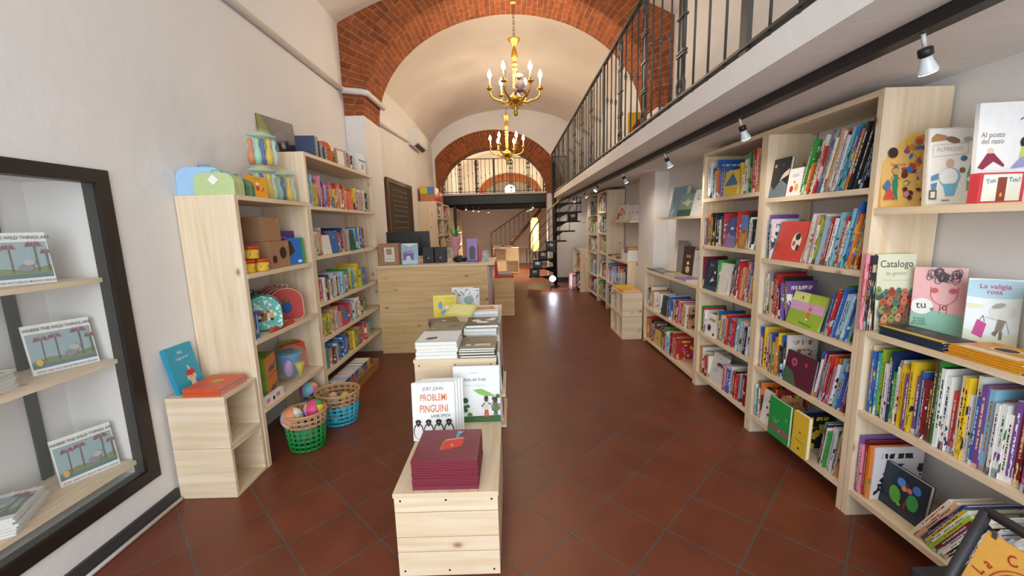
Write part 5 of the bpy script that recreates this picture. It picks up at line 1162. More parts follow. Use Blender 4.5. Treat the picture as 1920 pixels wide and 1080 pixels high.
# =================================================================== left side things
display_book('turquoise bath book with a red-hooded figure leaning on the left wall above the crates', .185, .27, .025, '2ca0bc', [('T', 'NO,', .5, .82, .085, 'e8f0ec', .9, 0, .01), ('T', 'il bagnetto NO!', .52, .70, .07, 'e8f0ec', .72, 0, .008), ('D', .62, .27, .12, .09, 'ecc8a8'), ('D', .62, .37, .12, .07, 'c83838'), ('D', .60, .48, .02, .06, 'ece4dc', .2), ('P', [(.50, .05), (.74, .05), (.7, .2), (.54, .2)], 'e8dcc8'), ('D', .58, .27, .01, .012, '302020'), ('D', .66, .27, .01, .012, '302020')], (-1.873, 2.235, .609), yaw=PI/2, tilt=.2, spinecol='2490b0')
pile(4, 'orange picture book in the pile on the upper left crate', -1.835, -1.63, 2.115, 2.345, .609, .0115, 'd85a34', [('D', .5, .55, .12, .10, 'b8bc3c'), ('D', .62, .6, .06, .05, 'd8c048')], group='orange pile on the left crate', jit=.002, front=True)

def suitcase(label, loc, w_, h, d, col, handle, yaw):
    t = thing('toy_suitcase', label, 'toy suitcase', loc, (0, 0, yaw), 'toy suitcases on the shorter left bookcase'); r = h*.42
    pts = []
    for cx, cz, a0 in ((w_/2-r, h-r, 0), (-w_/2+r, h-r, PI/2)):
        for a in lin_(a0, a0+PI/2, 6): pts.append((cx+r*math.cos(a), 0, cz+r*math.sin(a)))
    pts += [(-w_/2, 0, 0.0), (w_/2, 0, 0.0)]
    mm = mat(col, .5)
    m = MB(); m.prism(pts, (0, d*.47, 0), mm); m.build('front_shell', t)
    m = MB(); m.prism([(p[0]*.99, p[1], p[2]*.99) for p in pts], (0, .008, 0), mat('d8dcd0', .5)); o = m.build('seam', t); o.location = (0, d*.47, 0)
    m = MB(); m.prism(pts, (0, d*.47, 0), mm); o = m.build('rear_shell', t); o.location = (0, d*.47+.008, 0)
    m = MB(); m.tube([(-.035, d/2, h), (-.03, d/2, h+.022), (.03, d/2, h+.022), (.035, d/2, h)], .005, mat(handle, .4), 6); m.build('handle', t)
    return t
suitcase('pale blue toy suitcase at the left end on top of the shorter left bookcase', (-1.82, 2.45, 1.723), .26, .165, .12, '9cc4e8', '7ca4cc', .15)
t = suitcase('lime green toy suitcase in front of the pale blue one', (-1.715, 2.412, 1.723), .22, .125, .11, 'b8cc90', '8cac68', .12)
m = MB(); m.prism([(-.03, -.004, .085), (.0, -.004, .055), (.03, -.004, .085), (0, -.004, .115)], (0, .002, 0), mat('eceae4', .5)); m.build('price_tag', t)
suitcase('dark green toy suitcase behind the orange mouse book', (-1.73, 2.56, 1.723), .20, .115, .10, '2c7c5c', '2c7c5c', .1)
stand2('orange square book with a small red figure on top of the shorter left bookcase', (-1.655, 2.63, 1.723), (-1.615, 2.77, 1.723), .135, .012, 'eca424', [('D', .5, .45, .10, .12, 'c84830'), ('D', .5, .66, .10, .06, 'ece4d8'), ('L', [(.7, .3), (.8, .5)], '3c4c8c', .02), ('L', [(.35, .9), (.7, .9)], 'c88820', .02)], tilt=.05)
pin_cols = ['e07c3c', '9cd4b8', '3c5cb0', 'e8c02c', 'c8e0d4']
def pin_bag(label, loc, yaw):
    t = thing('toy_bowling_set', label, 'toy bowling set', loc, (0, 0, yaw), 'bagged toy bowling sets'); t.scale = (.84, .84, .84)
    for i in range(5):
        x, y = -.085+.0425*i, (.0 if i % 2 else .035)
        m = MB(); m.lathe([(.020, 0), (.030, .05), (.032, .07), (.022, .12), (.013, .15), (.018, .175), (.021, .19), (.012, .212), (.002, .218)], (x, y-.015, .003), mat(pin_cols[i], .35), 12)
        m.build('pin', t)
    m = MB(); m.lathe([(.05, 0), (.09, .008), (.09, .02), (.05, .03)], (0, 0, .225), mat('9cc8b8', .4), 16, M=Matrix.Diagonal((1.2, .6, 1, 1))); m.build('top_ring', t)
    m = MB(); m.ball((0, 0, .245), .05, mat('e8c42c', .35), sc=(1.1, .8, .6)); m.build('yellow_ball', t)
    m = MB(); m.lathe([(.085, 0), (.115, .03), (.118, .15), (.10, .24), (.04, .285), (.012, .30)], (0, 0, .001), FILM, 18, M=Matrix.Diagonal((1.05, .62, 1, 1))); m.build('clear_bag', t)
    return t
pin_bag('lower left bagged toy bowling set on the shorter left bookcase', (-1.72, 2.90, 1.723), .9)
pin_bag('lower right bagged toy bowling set beside the taller left bookcase', (-1.70, 3.12, 1.723), .9)
pin_bag('upper bagged toy bowling set stacked on two others', (-1.75, 3.00, 1.975), .7)
# kraft boxes, tins, books on its top shelf
def kraft(label, loc, w_, d, h, holes, yaw=0):
    t = thing('cardboard_box', label, 'cardboard box', loc, (0, 0, yaw), 'cardboard boxes on the shorter left bookcase'); K = mat('a8805c', .8)
    m = MB(); m.box((-w_/2, -d/2, 0), (w_/2, d/2, h), K, bev=.003); m.build('carton', t)
    if holes:
        m = MB()
        for x, z, r in ((-.075, .06, .028), (.045, .10, .042)): m.poly([(w_/2+.001, x*.9+r*math.cos(a), z+r*math.sin(a)) for a in lin_(0, 2*PI, 20)[:-1]], mat('3a2418', .9))
        m.build('round_opening', t)
    m = MB(); m.poly([(w_/2+.001, d*.3, h*.8), (w_/2+.001, d*.42, h*.8), (w_/2+.001, d*.42, h*.92), (w_/2+.001, d*.3, h*.92)], mat('d88c4c', .6)); m.build('sticker', t)
kraft('cardboard house box with two round holes on the shorter left bookcase', (-1.74, 2.87, 1.251), .20, .25, .185, True)
kraft('plain cardboard box stacked on the one with round holes', (-1.76, 2.85, 1.4365), .18, .22, .165, False)
for i, (x, y, z) in enumerate([(-1.66, 2.525, 1.251), (-1.635, 2.63, 1.251), (-1.655, 2.57, 1.336)]):
    t = thing('play_dough_tin', 'yellow tin with red lid beside the cardboard boxes, '+['lower left', 'lower right', 'upper'][i], 'tin', (x, y, z), group='yellow tins with red lids')
    m = MB(); m.lathe([(.044, 0), (.046, .004), (.046, .06)], (0, 0, 0), mat('e8bc34', .4), 18); m.build('tin_body', t)
    m = MB(); m.lathe([(.049, .06), (.049, .076), (.044, .08)], (0, 0, 0), mat('c8402c', .4), 18); m.build('lid', t)
    m = MB()
    for q in range(6): a = q*PI/3; m.ball((.044*math.cos(a), .044*math.sin(a), .03), .011, mat(['c84838', '4878b0'][q % 2], .5), seg=6, sc=(.4, .4, 1))
    m.build('label_dots', t)
t = thing('wooden_wedge', 'tall brown cardboard wedge leaning in the left corner of the shelf', 'cardboard', (-1.88, 2.50, 1.251)); m = MB(); m.prism([(0, -.05, 0), (0, .13, 0), (0, .03, .34), (0, -.02, .36)], (.03, 0, 0), mat('8a6242', .8)); m.build('panel', t)
m = MB(); m.lathe([(.022, 0), (.022, .30)], (-1.72, 2.455, 1.251), mat('6ca8d8', .4), 14); tag(m.build('blue_tube'), 'upright light blue tube at the left end of the toy shelf', 'tube')
stand2('purple picture book standing at the right end of the toy shelf', (-1.77, 3.02, 1.251), (-1.70, 3.225, 1.251), .255, .02, '5c3484', [('D', .6, .35, .14, .18, '2c2430'), ('T', 'notte', .5, .78, .1, 'c8a8e0'), ('D', .7, .25, .06, .06, 'b8b0a8')], tilt=.08)
stand2('blue book with a green edge in front of the purple one', (-1.655, 3.02, 1.251), (-1.625, 3.19, 1.251), .20, .018, '2878d0', [R_(.85, 0, 1, 1, '4ca83c'), ('P', [(.0, .3), (.4, .5), (.2, .9), (0, .9)], '3c2c28'), R_(.5, .06, .75, .16, 'e8ecf0')], tilt=.04)
# backpacks
def backpack(label, loc, yaw, col, trim, patch, grp):
    t = thing('child_backpack', label, 'backpack', loc, (0, 0, yaw), grp); w_, h, d = .23, .25, .05; pts = []
    for a in lin_(0, PI, 13): pts.append((w_/2*math.cos(a)*(1 if a not in (0,) else 1), 0, h*.55+h*.45*math.sin(a)))
    for a in lin_(PI, 1.5*PI, 5): pts.append((-w_/2+.04+.04*math.cos(a), 0, .04+.04*math.sin(a)))
    for a in lin_(1.5*PI, 2*PI, 5): pts.append((w_/2-.04+.04*math.cos(a), 0, .04+.04*math.sin(a)))
    m = MB(); m.prism(pts, (0, d, 0), col); bmesh.ops.bevel(m.bm, geom=[e for e in m.bm.edges if abs(e.verts[0].co.y-e.verts[1].co.y) < 1e-5], offset=.008, segments=2, affect='EDGES'); m.build('bag_body', t)
    m = MB(); m.tube([(p[0]*.97, -.001, p[2]*.97+.003) for p in pts], .0035, trim, 5, closed=True); m.build('piping', t)
    m = MB(); m.tube([(-.02, d/2, h-.004), (-.015, d/2, h+.02), (.015, d/2, h+.02), (.02, d/2, h-.004)], .004, trim, 5); m.build('handle', t)
    if patch is not None: m = MB(); patch(m); m.build('patch', t)
TEAL = patchwork('teal_dots', ['5cb4a0', '64bca8', '58b09c', 'd8ece4'], 70); REDM = mat('c4443c', .6); TR = mat('2c3c34', .5)
sq = ['c83c34', '1c1c1c', 'e8e4e0', '2c8c4c', 'e8a83c', '3c5ca8', 'd8ccc0']
def patch_sq(m):
    r = random.Random(4)
    for i in range(5):
        for j in range(4): m.poly([(-.035+.018*i, -.003, .07+.018*j), (-.018+.018*i, -.003, .07+.018*j), (-.018+.018*i, -.003, .087+.018*j), (-.035+.018*i, -.003, .087+.018*j)], mat(r.choice(sq), .6))
def patch_blue(m): m.ball((0, -.002, .10), .04, mat('2c5ca8', .7), sc=(.8, .08, 1.2), seg=12); m.ball((0, -.004, .155), .022, mat('8c6448', .7), sc=(1, .1, 1), seg=10)
for i in range(4):
    backpack('red child backpack, %s in the red row on the left bookcase' % ['backmost', 'third', 'second', 'frontmost with blue patch'][i], (-1.86+.053*i, 3.07-.028*i, .836), .55, REDM, mat('e0c8b0', .6), patch_blue if i == 3 else None, 'red backpacks')
for i in range(4):
    backpack('teal child backpack, %s in the teal row on the left bookcase' % ['backmost', 'third', 'second', 'frontmost with chequered patch'][i], (-1.84+.053*i, 2.75-.028*i, .836), .55, TEAL if i > 1 else mat('3c8c74', .6), TR, patch_sq if i == 3 else None, 'teal backpacks')
for i in range(3):
    m = MB(); m.box((-1.632, 2.62+.10*i, .836), (-1.605, 2.70+.10*i, .862), mat('d4402c', .4), bev=.006); tag(m.build('toy_eraser_box'), 'small red toy box at the shelf edge below the backpacks, '+['left', 'middle', 'right'][i], 'box', 'small red boxes under the backpacks')
row(-1, LF, .8355, 2.435, 2.52, 'ybgb', .17, .21, 'backpack shelf, left end', 'books left of the backpacks')
# shelf with boxes, bucket, orange books
ORBX = mat('e08434', .5)
for i in range(2):
    t = thing('picture_block_box', 'green and orange toy box, %s of two stacked on the left bookcase' % ['lower', 'upper'][i], 'box', (-1.77, 2.66, .386+.142*i), (0, 0, .25), 'stacked green and orange boxes')
    m = MB(); m.box((-.07, -.11, 0), (.09, .09, .14), mat('7c9c34', .5), bev=.003); m.build('carton', t)
    m = MB(); m.box((.0905, -.108, .004), (.092, .088, .136), ORBX); m.build('orange_face', t)
    m = MB()
    for k in range(4): m.box((.0925, -.07+.035*k, .03), (.094, -.045+.035*k, .06+.01*(k % 2)), mat(['c83c34', '3c5ca8', '6c4c3c', '3c8c4c'][k], .5)); 
    m.build('little_pictures', t)
t = thing('sand_toy_set', 'blue bucket of sand toys in a clear bag with a yellow cone', 'toy set', (-1.72, 2.98, .386))
m = MB(); m.lathe([(.055, 0.03), (.075, .17), (.085, .19), (.085, .20), (.06, .17)], (0, 0, 0), mat('4c9cd8', .35), 18); m.build('bucket', t)
m = MB(); m.lathe([(.003, .01), (.035, .12), (.037, .125)], (.085, -.03, 0), mat('f0d42c', .35), 14); m.build('yellow_cone', t)
m = MB(); m.ball((.03, -.09, .10), .045, mat('b48cc8', .4), sc=(.8, .8, 1.5)); m.build('lilac_mould', t)
m = MB(); m.ball((.0, 0, .215), .035, mat('2c2c34', .4), sc=(1.3, 1, .5)); m.build('dark_sifter', t)
m = MB(); m.lathe([(.08, 0), (.125, .03), (.13, .14), (.10, .22), (.03, .26)], (.01, -.01, .001), FILM, 16); m.build('clear_bag', t)
for i, (c, l) in enumerate((('e0602c', 'orange'), ('c83c2c', 'red'), ('8ca83c', 'green'))):
    stand2(l+' boxed book behind the sand toys at the right end', (-1.80-.025*i, 3.07, .386), (-1.72-.025*i, 3.235, .386), .215+.01*i, .018, c, [('D', .5, .6, .08, .1, 'f0c070'), R_(.2, .1, .6, .18, 'e8e8e4')], tilt=.08)
t = thing('paper_packet', 'long white packet with pink and black marks at the front of the toy shelf', 'packet', (-1.623, 2.56, .386)); m = MB(); m.box((-.015, -.11, 0), (.015, .11, .055), mat('e8e6e4', .5), bev=.002); m.build('packet_body', t)
m = MB(); m.box((.0155, -.02, .012), (.0165, .0, .035), BLACK)
for k in range(6): m.box((.0155, (.02+.014*k) if k < 3 else (-.09+.014*(k-3)), .015), (.0165, (.028+.014*k) if k < 3 else (-.082+.014*(k-3)), .042), mat('d84c7c', .5))
m.build('printed_marks', t)
row(-1, LF, .3855, 2.435, 2.50, 'cbs', .15, .2, 'toy box shelf, left end', 'books left of the toy boxes') if 0 else None
# baskets and balls
def basket(label, cx, cy, r0, r1, h, low, loc_name):
    t = thing('woven_basket', label, 'basket', (cx, cy, .002)); nv = 20; CANE = mat('c49a6c', .7); LOWM = mat(low, .5)
    R = lambda z: r0+(r1-r0)*(z/h)
    def ring(z, r, mm, th): 
        return [(R(z)*math.cos(a), R(z)*math.sin(a)*.92, z) for a in lin_(0, 2*PI, 29)[:-1]]
    for nm, za, zb, mm in (('painted_weave', 0, h*.66, LOWM), ('natural_weave', h*.66, h, CANE)):
        m = MB(); z = za
        while z < zb-.001:
            m.tube(ring(z+.006, 0, mm, 0), .0045, mm, 5, closed=True); m.tube(ring(z+.014, 0, mm, 0), .0045, mm, 5, closed=True); z += h/7.5
        for k in range(nv):
            a = 2*PI*k/nv
            for da in (-.045, .045): m.tube([(R(za)*math.cos(a+da), R(za)*math.sin(a+da)*.92, za), (R(zb)*math.cos(a+da), R(zb)*math.sin(a+da)*.92, zb)], .0048, mm, 5)
        m.build(nm, t)
    m = MB(); m.lathe([(.01, .001), (r0*.96, .001), (r0*.96, .008)], (0, 0, 0), LOWM, 24, M=Matrix.Diagonal((1, .92, 1, 1))); m.build('base', t)
    m = MB(); m.tube([(R(h)*math.cos(a), R(h)*math.sin(a)*.92, h) for a in lin_(0, 2*PI, 33)[:-1]], .009, CANE, 6, closed=True); m.build('rim', t)
basket('round basket with green painted lower half, full of cloth balls', -1.475, 2.655, .115, .14, .26, '1f8a3c', 'green')
basket('larger round basket with turquoise painted lower half, full of small balls', -1.40, 3.02, .13, .165, .25, '3cb0c8', 'blue')
PK = [patchwork('patch_a', ['9cd4c0', 'e08c68', 'c8b4d0', 'e8e4dc', '6c7cb0'], 9), patchwork('patch_b', ['e8d83c', 'd84c7c', 'd8a0d8', '3c9c4c', 'c83c3c', 'f0e8d8'], 10), patchwork('patch_c', ['e878b0', '8ccce0', 'c060a8', 'e8c43c', '5c4c9c'], 11), patchwork('patch_d', ['d89ca0', '7cb4d8', 'e8c8d0', 'b870a8'], 12)]
for i, (x, y, z, r, k, l) in enumerate([(-1.535, 2.60, .235, .072, 0, 'mint and coral patchwork cloth ball at the left in the green basket'), (-1.44, 2.715, .24, .072, 1, 'yellow and pink patchwork cloth ball at the right in the green basket'),
        (-1.49, 2.66, .095, .075, 3, 'pale patchwork ball deep inside the green basket'), (-1.69, 2.95, .072, .07, 2, 'pink and purple ball on the floor under the toy shelf'), (-1.70, 3.12, .075, .073, 3, 'pale pink and blue ball on the floor under the toy shelf, right'), (-1.67, 3.11, .222, .074, 2, 'multicoloured ball resting on others under the toy shelf')]):
    m = MB(); m.ball((0, 0, 0), r, PK[k], seg=18); tag(m.build('cloth_ball', loc=(x, y, z)), l, 'ball', 'cloth balls by the left bookcase')
sb = ['c85c44', 'e0a890', 'd8c43c', '8cc0c8', 'c07cb0', 'e0dcd0', 'c83c4c', '5c9c5c']; rr = random.Random(11)
sp_ = [(-.075, -.03, .04), (.075, .0, .04), (0, .075, .04), (.01, -.08, .04), (-.05, -.06, .125), (.06, -.05, .12), (.06, .06, .125), (-.06, .06, .12), (0, 0, .11), (-.04, 0, .19), (.05, .01, .185), (.0, -.07, .185)]
for i, (dx, dy, z) in enumerate(sp_):
    m = MB(); m.ball((0, 0, 0), .036, mat(sb[i % 8], .5), seg=12); m2 = ['lowest layer', 'lowest layer', 'lowest layer', 'lowest layer', 'middle layer', 'middle layer', 'middle layer', 'middle layer', 'centre', 'top layer', 'top layer', 'top layer'][i]
    cn = ['brick red', 'peach', 'yellow', 'pale blue', 'mauve', 'cream', 'crimson', 'green'][i % 8]
    tag(m.build('small_ball', loc=(-1.40+dx, 3.02+dy, z+.012)), 'small %s ball in the %s of the turquoise basket' % (cn, m2), 'ball', 'small balls in the turquoise basket')
# tray of books on the floor
t = thing('wooden_tray', 'low wooden tray of small books on the floor under the taller left bookcase', 'tray', (-1.58, 3.82, .002)); TW = DWOOD if 0 else wood('cane_wood', 'b88454', 'a87040', '5c3818')
for a, b in (((-.14, -.43, 0), (.10, .43, .012)), ((-.14, -.43, .012), (-.13, .43, .09)), ((.09, -.43, .012), (.10, .43, .10)), ((-.13, -.43, .012), (.09, -.42, .10)), ((-.13, .42, .012), (.09, .43, .10))): m = MB(); m.box(a, b, TW, grain=1); m.build('tray_board', t)
y = 3.42; rr = random.Random(3); k = 0
while y < 4.10:
    th = rr.uniform(.014, .024); ch = rr.choice('bBrvcnybpgR')
    M = Matrix.Translation((-1.50, y, .0145)) @ Matrix.Rotation(PI, 4, 'Z') @ Matrix.Rotation(math.radians(-14), 4, 'X')
    put_book(ch, M, th, .16, .17, '%s book, %s in the floor tray' % (CN[ch], ORD[k]), 'books in the floor tray'); y += th+.006; k += 1
# on top of the taller left bookcase
stand2('large dark landscape book leaning on the wall above the taller left bookcase', (-1.915, 3.285, 2.116), (-1.83, 3.66, 2.116), .30, .03, '3c3a44', [('P', [(0, 0), (.25, 0), (.3, .5), (.1, 1), (0, 1)], '7c8c3c'), ('P', [(.05, 0), (.3, 0), (.2, .3)], 'c84038'), ('D', .55, .5, .2, .16, '746c74'), ('D', .6, .3, .08, .08, 'a8a09c')], tilt=.1, spinecol='8a6a5c')
for i in range(3):
    t = thing('card_game_box', 'dark blue box with gold marks beside the large dark book, '+['left', 'middle', 'right'][i], 'box', (-1.72, 3.60+.085*i, 2.116), (0, 0, .1), 'dark blue boxes on the taller left bookcase')
    m = MB(); m.box((-.08, -.04, 0), (.08, .04, .18-.03*i), mat('28385c', .4), bev=.002); m.build('carton', t); m = MB()
    for k in range(4): m.box((.0805, -.02, .02+.03*k), (.0815, .02, .03+.03*k), mat('a8a060', .5)); 
    m.build('gold_marks', t)
pts = [(0, 0), (1, 0), (1, .6), (.95, .8), (.8, .95), (.5, 1), (.2, .95), (.05, .8), (0, .6)]
t = thing('shaped_board_book', 'orange round-topped board book on the taller left bookcase', 'book', (-1.70, 3.88, 2.116), (0, 0, math.radians(70)))
m = MB(); m.prism([(-.09+.18*u, 0, .2*v) for u, v in pts], (0, .035, 0), mat('dc5c1c', .4)); m.build('cover', t)
m = MB(); m.poly([(-.05+.04*math.cos(a)+.03, -.001, .06+.045*math.sin(a)) for a in lin_(0, 2*PI, 16)[:-1]], mat('e8a868', .5)); m.box((-.07, -.0015, .12), (.07, -.0005, .135), mat('a83c14', .5)); m.build('cover_picture', t)
stand2('yellow book with red lettering behind the orange round-topped one', (-1.88, 3.96, 2.116), (-1.83, 4.14, 2.116), .27, .02, 'e8c468', [('T', 'IL LIBRO\nDEI COLORI', .5, .72, .13, 'b83c24', .75, 0, .01)], tilt=.1)
stand2('kraft brown covered book with white label on the taller left bookcase', (-1.66, 4.06, 2.116), (-1.64, 4.25, 2.116), .17, .02, 'b08850', [R_(.08, .1, .72, .9, 'e8e4ec')], tilt=.04)
row(-1, -1.64, 2.1165, 4.27, 4.50, 'apvaeseg', .15, .19, 'top of taller left bookcase', 'thin books on top of the taller left bookcase')
t = thing('game_box', 'tall white box with a blue band at the right end above the taller left bookcase', 'box', (-1.74, 4.68, 2.116)); m = MB(); m.box((-.10, -.10, 0), (.10, .10, .22), mat('e4e6e8', .4), bev=.002); m.build('carton', t); m = MB(); m.box((.1005, -.1, .13), (.1015, .1, .15), mat('2c8cc8', .5)); m.box((.1005, -.02, .05), (.1015, .03, .10), mat('8c9480', .5)); m.build('printed_band', t)
t = thing('boxed_puzzle', 'bright boxed puzzle on top of the bookcase behind the blackboard', 'box', (-1.74, 9.0, 2.051)); m = MB(); m.box((-.16, -.25, 0), (.16, .25, .30), mat('c83c38', .4), bev=.003); m.build('carton', t)
m = MB(); m.box((-.15, -.2515, .01), (.15, -.2505, .15), mat('b8803c', .5)); m.box((-.15, -.2515, .16), (0, -.2505, .29), mat('d0cc3c', .5)); m.box((.01, -.2515, .16), (.15, -.2505, .29), mat('3c8cd0', .5)); m.build('printed_panels', t)
t = thing('boxed_puzzle', 'second bright boxed puzzle behind the first on the same bookcase', 'box', (-1.70, 9.5, 2.051)); m = MB(); m.box((-.13, -.2, 0), (.13, .2, .22), mat('c86048', .4), bev=.003); m.build('carton', t)

# =================================================================== counter top things
CZ = 1.071
t = thing('cardboard_box', 'brown cardboard box with a white window label at the left end of the counter', 'cardboard box', (-1.455, 4.84, CZ)); m = MB(); m.box((-.115, -.06, 0), (.125, .06, .255), mat('a8805c', .7), bev=.003); m.build('carton', t)
m = MB(); m.box((-.045, -.062, .04), (.075, -.0605, .21), mat('e0d8c8', .5)); m.box((-.018, -.0635, .125), (.045, -.062, .195), mat('a88c6c', .5)); m.box((-.03, -.0635, .07), (.06, -.062, .075), mat('8c7c68', .5)); m.build('label', t)
stand2('pale blue boxed game with a purple castle picture on the counter', (-1.305, 4.80, CZ), (-1.11, 4.80, CZ), .25, .03, '9cc4d0', [('P', [(0, 1), (.3, .9), (.5, .84), (.7, .9), (1, 1)], 'ecebe8'), R_(.1, .22, .75, .55, '8464a8'), ('D', .42, .28, .11, .14, 'e0d8cc'), ('P', [(.1, .55), (.75, .6), (.7, .68), (.15, .64)], 'b08c9c'), R_(.05, .03, .95, .2, 'b8dce4'), ('L', [(.25, .7), (.35, .85)], '6c6c8c', .01), ('D', .85, .8, .05, .02, 'd8cc8c')], tilt=.06, name='boxed_game')
t = thing('computer_monitor', 'black computer monitor seen from behind on the counter', 'monitor', (-1.33, 5.28, CZ)); m = MB(); m.box((-.28, -.02, .07), (.28, .02, .385), mat('17171a', .4), bev=.008); m.build('screen_housing', t)
m = MB(); m.prism([(-.16, -.021, .12), (.16, -.021, .12), (.16, -.021, .33), (-.16, -.021, .33)], (0, -.03, 0), mat('202024', .5)); m.build('rear_bulge', t); m = MB(); m.lathe([(.11, 0), (.11, .012), (.025, .02), (.025, .08)], (0, 0, 0), BLACK, 16); m.build('stand', t)
for i, x in enumerate((-1.01, -.865)):
    t = thing('desktop_speaker', 'small black desktop speaker, %s of the pair on the counter' % ['left', 'right'][i], 'speaker', (x, 4.97, CZ), group='desktop speakers'); m = MB(); m.box((-.066, -.06, 0), (.066, .08, .19), mat('1b1c20', .5), bev=.006); m.build('cabinet', t)
    m = MB(); m.lathe([(.032, 0), (.028, .003), (.01, .001)], (0, 0, 0), mat('2c2e34', .4), 16, M=Matrix.Translation((0, -.0605, .06)) @ Matrix.Rotation(PI/2, 4, 'X')); m.build('speaker_cone', t)
    m = MB(); m.lathe([(.006, 0), (.006, .006)], (0, 0, 0), mat('b0b4b8', .3), 10, M=Matrix.Translation((0, -.067, .06)) @ Matrix.Rotation(PI/2, 4, 'X')); m.build('dust_cap', t)
t = thing('wrapped_plant', 'tall green leaved plant in pink wrapping on the counter', 'plant', (-.73, 5.32, CZ)); m = MB()
m.lathe([(.04, 0), (.03, .08), (.055, .16), (.075, .27), (.08, .30)], (0, 0, 0), mat('c88c9c', .5), 14); m.build('wrapping', t)
for k, (a, l, b) in enumerate(((.2, .20, .25), (2.6, .22, -.3), (1.4, .16, .1), (4, .12, -.2), (5.2, .14, .3))):
    m = MB(); dx, dy = math.cos(a), math.sin(a); side = Vector((-dy, dx, 0))*.022; P = [Vector((0, 0, .26)), Vector((dx*l*.3, dy*l*.3, .26+l*.6)), Vector((dx*l*.6, dy*l*.6, .26+l))]
    m.poly([P[0], P[1]+side, P[2], P[1]-side], mat('2c8a3c', .5)); m.poly([p+Vector((0, 0, .001)) for p in (P[0], P[1]-side, P[2], P[1]+side)], mat('2c8a3c', .5)); m.build('leaf', t)
m = MB(); m.lathe([(.03, 0), (.09, .04), (.10, .10), (.07, .16), (.02, .18)], (-.80, 5.12, CZ), FILM, 14); tag(m.build('pink_bag'), 'clear pinkish gift bag behind the right speaker', 'bag')
t = thing('black_bowl', 'low black cap shaped bowl on the counter between speakers and purple box', 'bowl', (-.63, 4.98, CZ)); m = MB(); m.lathe([(.05, 0), (.095, .02), (.08, .05), (.045, .075), (.02, .08)], (0, 0, 0), mat('1c1c22', .45), 18); m.build('bowl_body', t); m = MB(); m.ball((.03, -.03, .045), .035, mat('5c6c84', .4), sc=(1.2, 1, .7)); m.build('inner_cushion', t)
t = thing('gift_box', 'upright purple box with a dark bottle shaped window on the counter', 'box', (-.475, 5.0, CZ)); m = MB(); m.box((-.065, -.045, 0), (.065, .045, .28), mat('9478bc', .4), bev=.003); m.build('carton', t)
m = MB(); m.poly([(-.035, -.0465, .03), (.03, -.0465, .03), (.038, -.0465, .15), (.02, -.0465, .185), (.0, -.0465, .20), (-.02, -.0465, .185), (-.04, -.0465, .15)], mat('54504c', .5)); m.build('window_cutout', t)
m = MB(); m.box((-.405, 4.98, CZ), (-.37, 5.06, CZ+.2), mat('b8303c', .4)); tag(m.build('red_carton'), 'narrow red carton between the purple box and the glass jar', 'box')
t = thing('glass_jar', 'glass jar of blue and white sweets at the right end of the counter', 'jar', (-.315, 4.97, CZ)); m = MB(); m.lathe([(.046, 0), (.05, .01), (.05, .10), (.04, .12), (.04, .135)], (0, 0, .001), glassmat('jar_glass', 'd8e8e8', .25), 18); m.build('glass_body', t)
rr = random.Random(5)
for k in range(14): m = MB(); m.ball((rr.uniform(-.028, .028), rr.uniform(-.028, .028), .02+.005*k), .013, mat(['7cb8d8', 'e4e8e8', '8cc8a8', 'd8d0a0'][k % 4], .4), seg=8); m.build('sweet', t)
pile(2, 'flat dark booklet under the purple box', -.62, -.40, 4.74, 4.88, CZ, .008, '5c5450', group='booklets on the counter front edge')

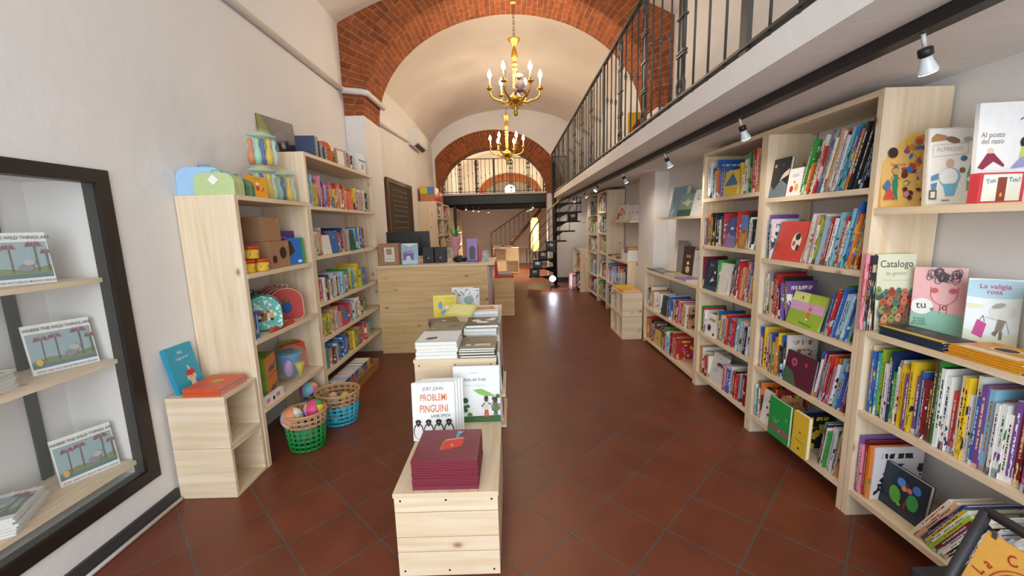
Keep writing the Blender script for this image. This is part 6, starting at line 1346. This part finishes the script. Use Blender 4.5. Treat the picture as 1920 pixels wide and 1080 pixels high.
# =================================================================== keep the largest 300 books as objects, fold the rest into one
def size_key(o):
    s_ = o.matrix_world.to_scale(); d = (o.matrix_world.translation-EYE).length
    return s_.y*s_.z/(d*d)
rows_ = [o for o in COL.objects if o.data == BME]
disp = [o for o in COL.objects if o.parent is None and o.get('category') == 'book' and o.data != BME]
keep_n = max(150, 300-len(disp))
rows_.sort(key=size_key, reverse=True)
fold = rows_[keep_n:]
bmx = bmesh.new(); mats_ = [BCOVER, BSPINE, PAGES]
V_, F_, MI, CO, RN, UV = [], [], [], [], [], []
def add_book(M, col):
    for me, mo in ((BME, 0), (PME, 2)):
        off = len(V_); V_.extend([M @ v.co for v in me.vertices]); rnd = random.random() if me is BME else 0
        if me is BME: add_book.r = rnd
        for p in me.polygons:
            F_.append([off+i for i in p.vertices])
            MI.append(2 if mo else {'book_cover': 0, 'book_spine': 1}[me.materials[p.material_index].name.split('.')[0]])
            CO.append(col); RN.append(add_book.r)
            for li in p.loop_indices: UV.append(tuple(me.uv_layers[0].data[li].uv))
for o in fold:
    add_book(o.matrix_world, tuple(o.color))
    for ch in list(o.children): bpy.data.objects.remove(ch)
    bpy.data.objects.remove(o)
rr = random.Random(5)
for side, xf, z, y0, y1, h0, h1 in FAR_ROWS:
    y = y0+.01
    while y < y1-.04:
        w_ = rr.uniform(.01, .03); h = rr.uniform(h0, h1); d = rr.uniform(.14, .22); x = xf+side*rr.uniform(.01, .04)
        M = Matrix.Translation((x, y, z)) if side > 0 else Matrix.Translation((x, y+w_-.001, z)) @ Matrix.Rotation(PI, 4, 'Z')
        if rr.random() > .05: add_book(M @ Matrix.Diagonal((d, w_-.001, h, 1)), colr(rr.choice('wWkgrRbBcyonNlpvtaswwWra')))
        y += w_
me = bpy.data.meshes.new('books'); me.from_pydata(V_, [], F_)
for m_ in mats_: me.materials.append(m_)
me.polygons.foreach_set('material_index', MI)
ul = me.uv_layers.new(name='UVMap'); ul.data.foreach_set('uv', [c for q in UV for c in q])
ac = me.attributes.new('bcol', 'FLOAT_COLOR', 'FACE'); ac.data.foreach_set('color', [c for q in CO for c in (q[0], q[1], q[2], 1)])
af = me.attributes.new('bflag', 'FLOAT', 'FACE'); af.data.foreach_set('value', [1.0]*len(RN))
ar = me.attributes.new('brnd', 'FLOAT', 'FACE'); ar.data.foreach_set('value', RN)
me.update(); bo = bpy.data.objects.new('books', me); COL.objects.link(bo)
tag(bo, 'hundreds of smaller book spines filling the farther shelves of both walls', 'books', kind='stuff')

for o_ in COL.objects:
    if o_.get('label') and len(o_['label'].split()) > 16: print('LONG', o_['label'])
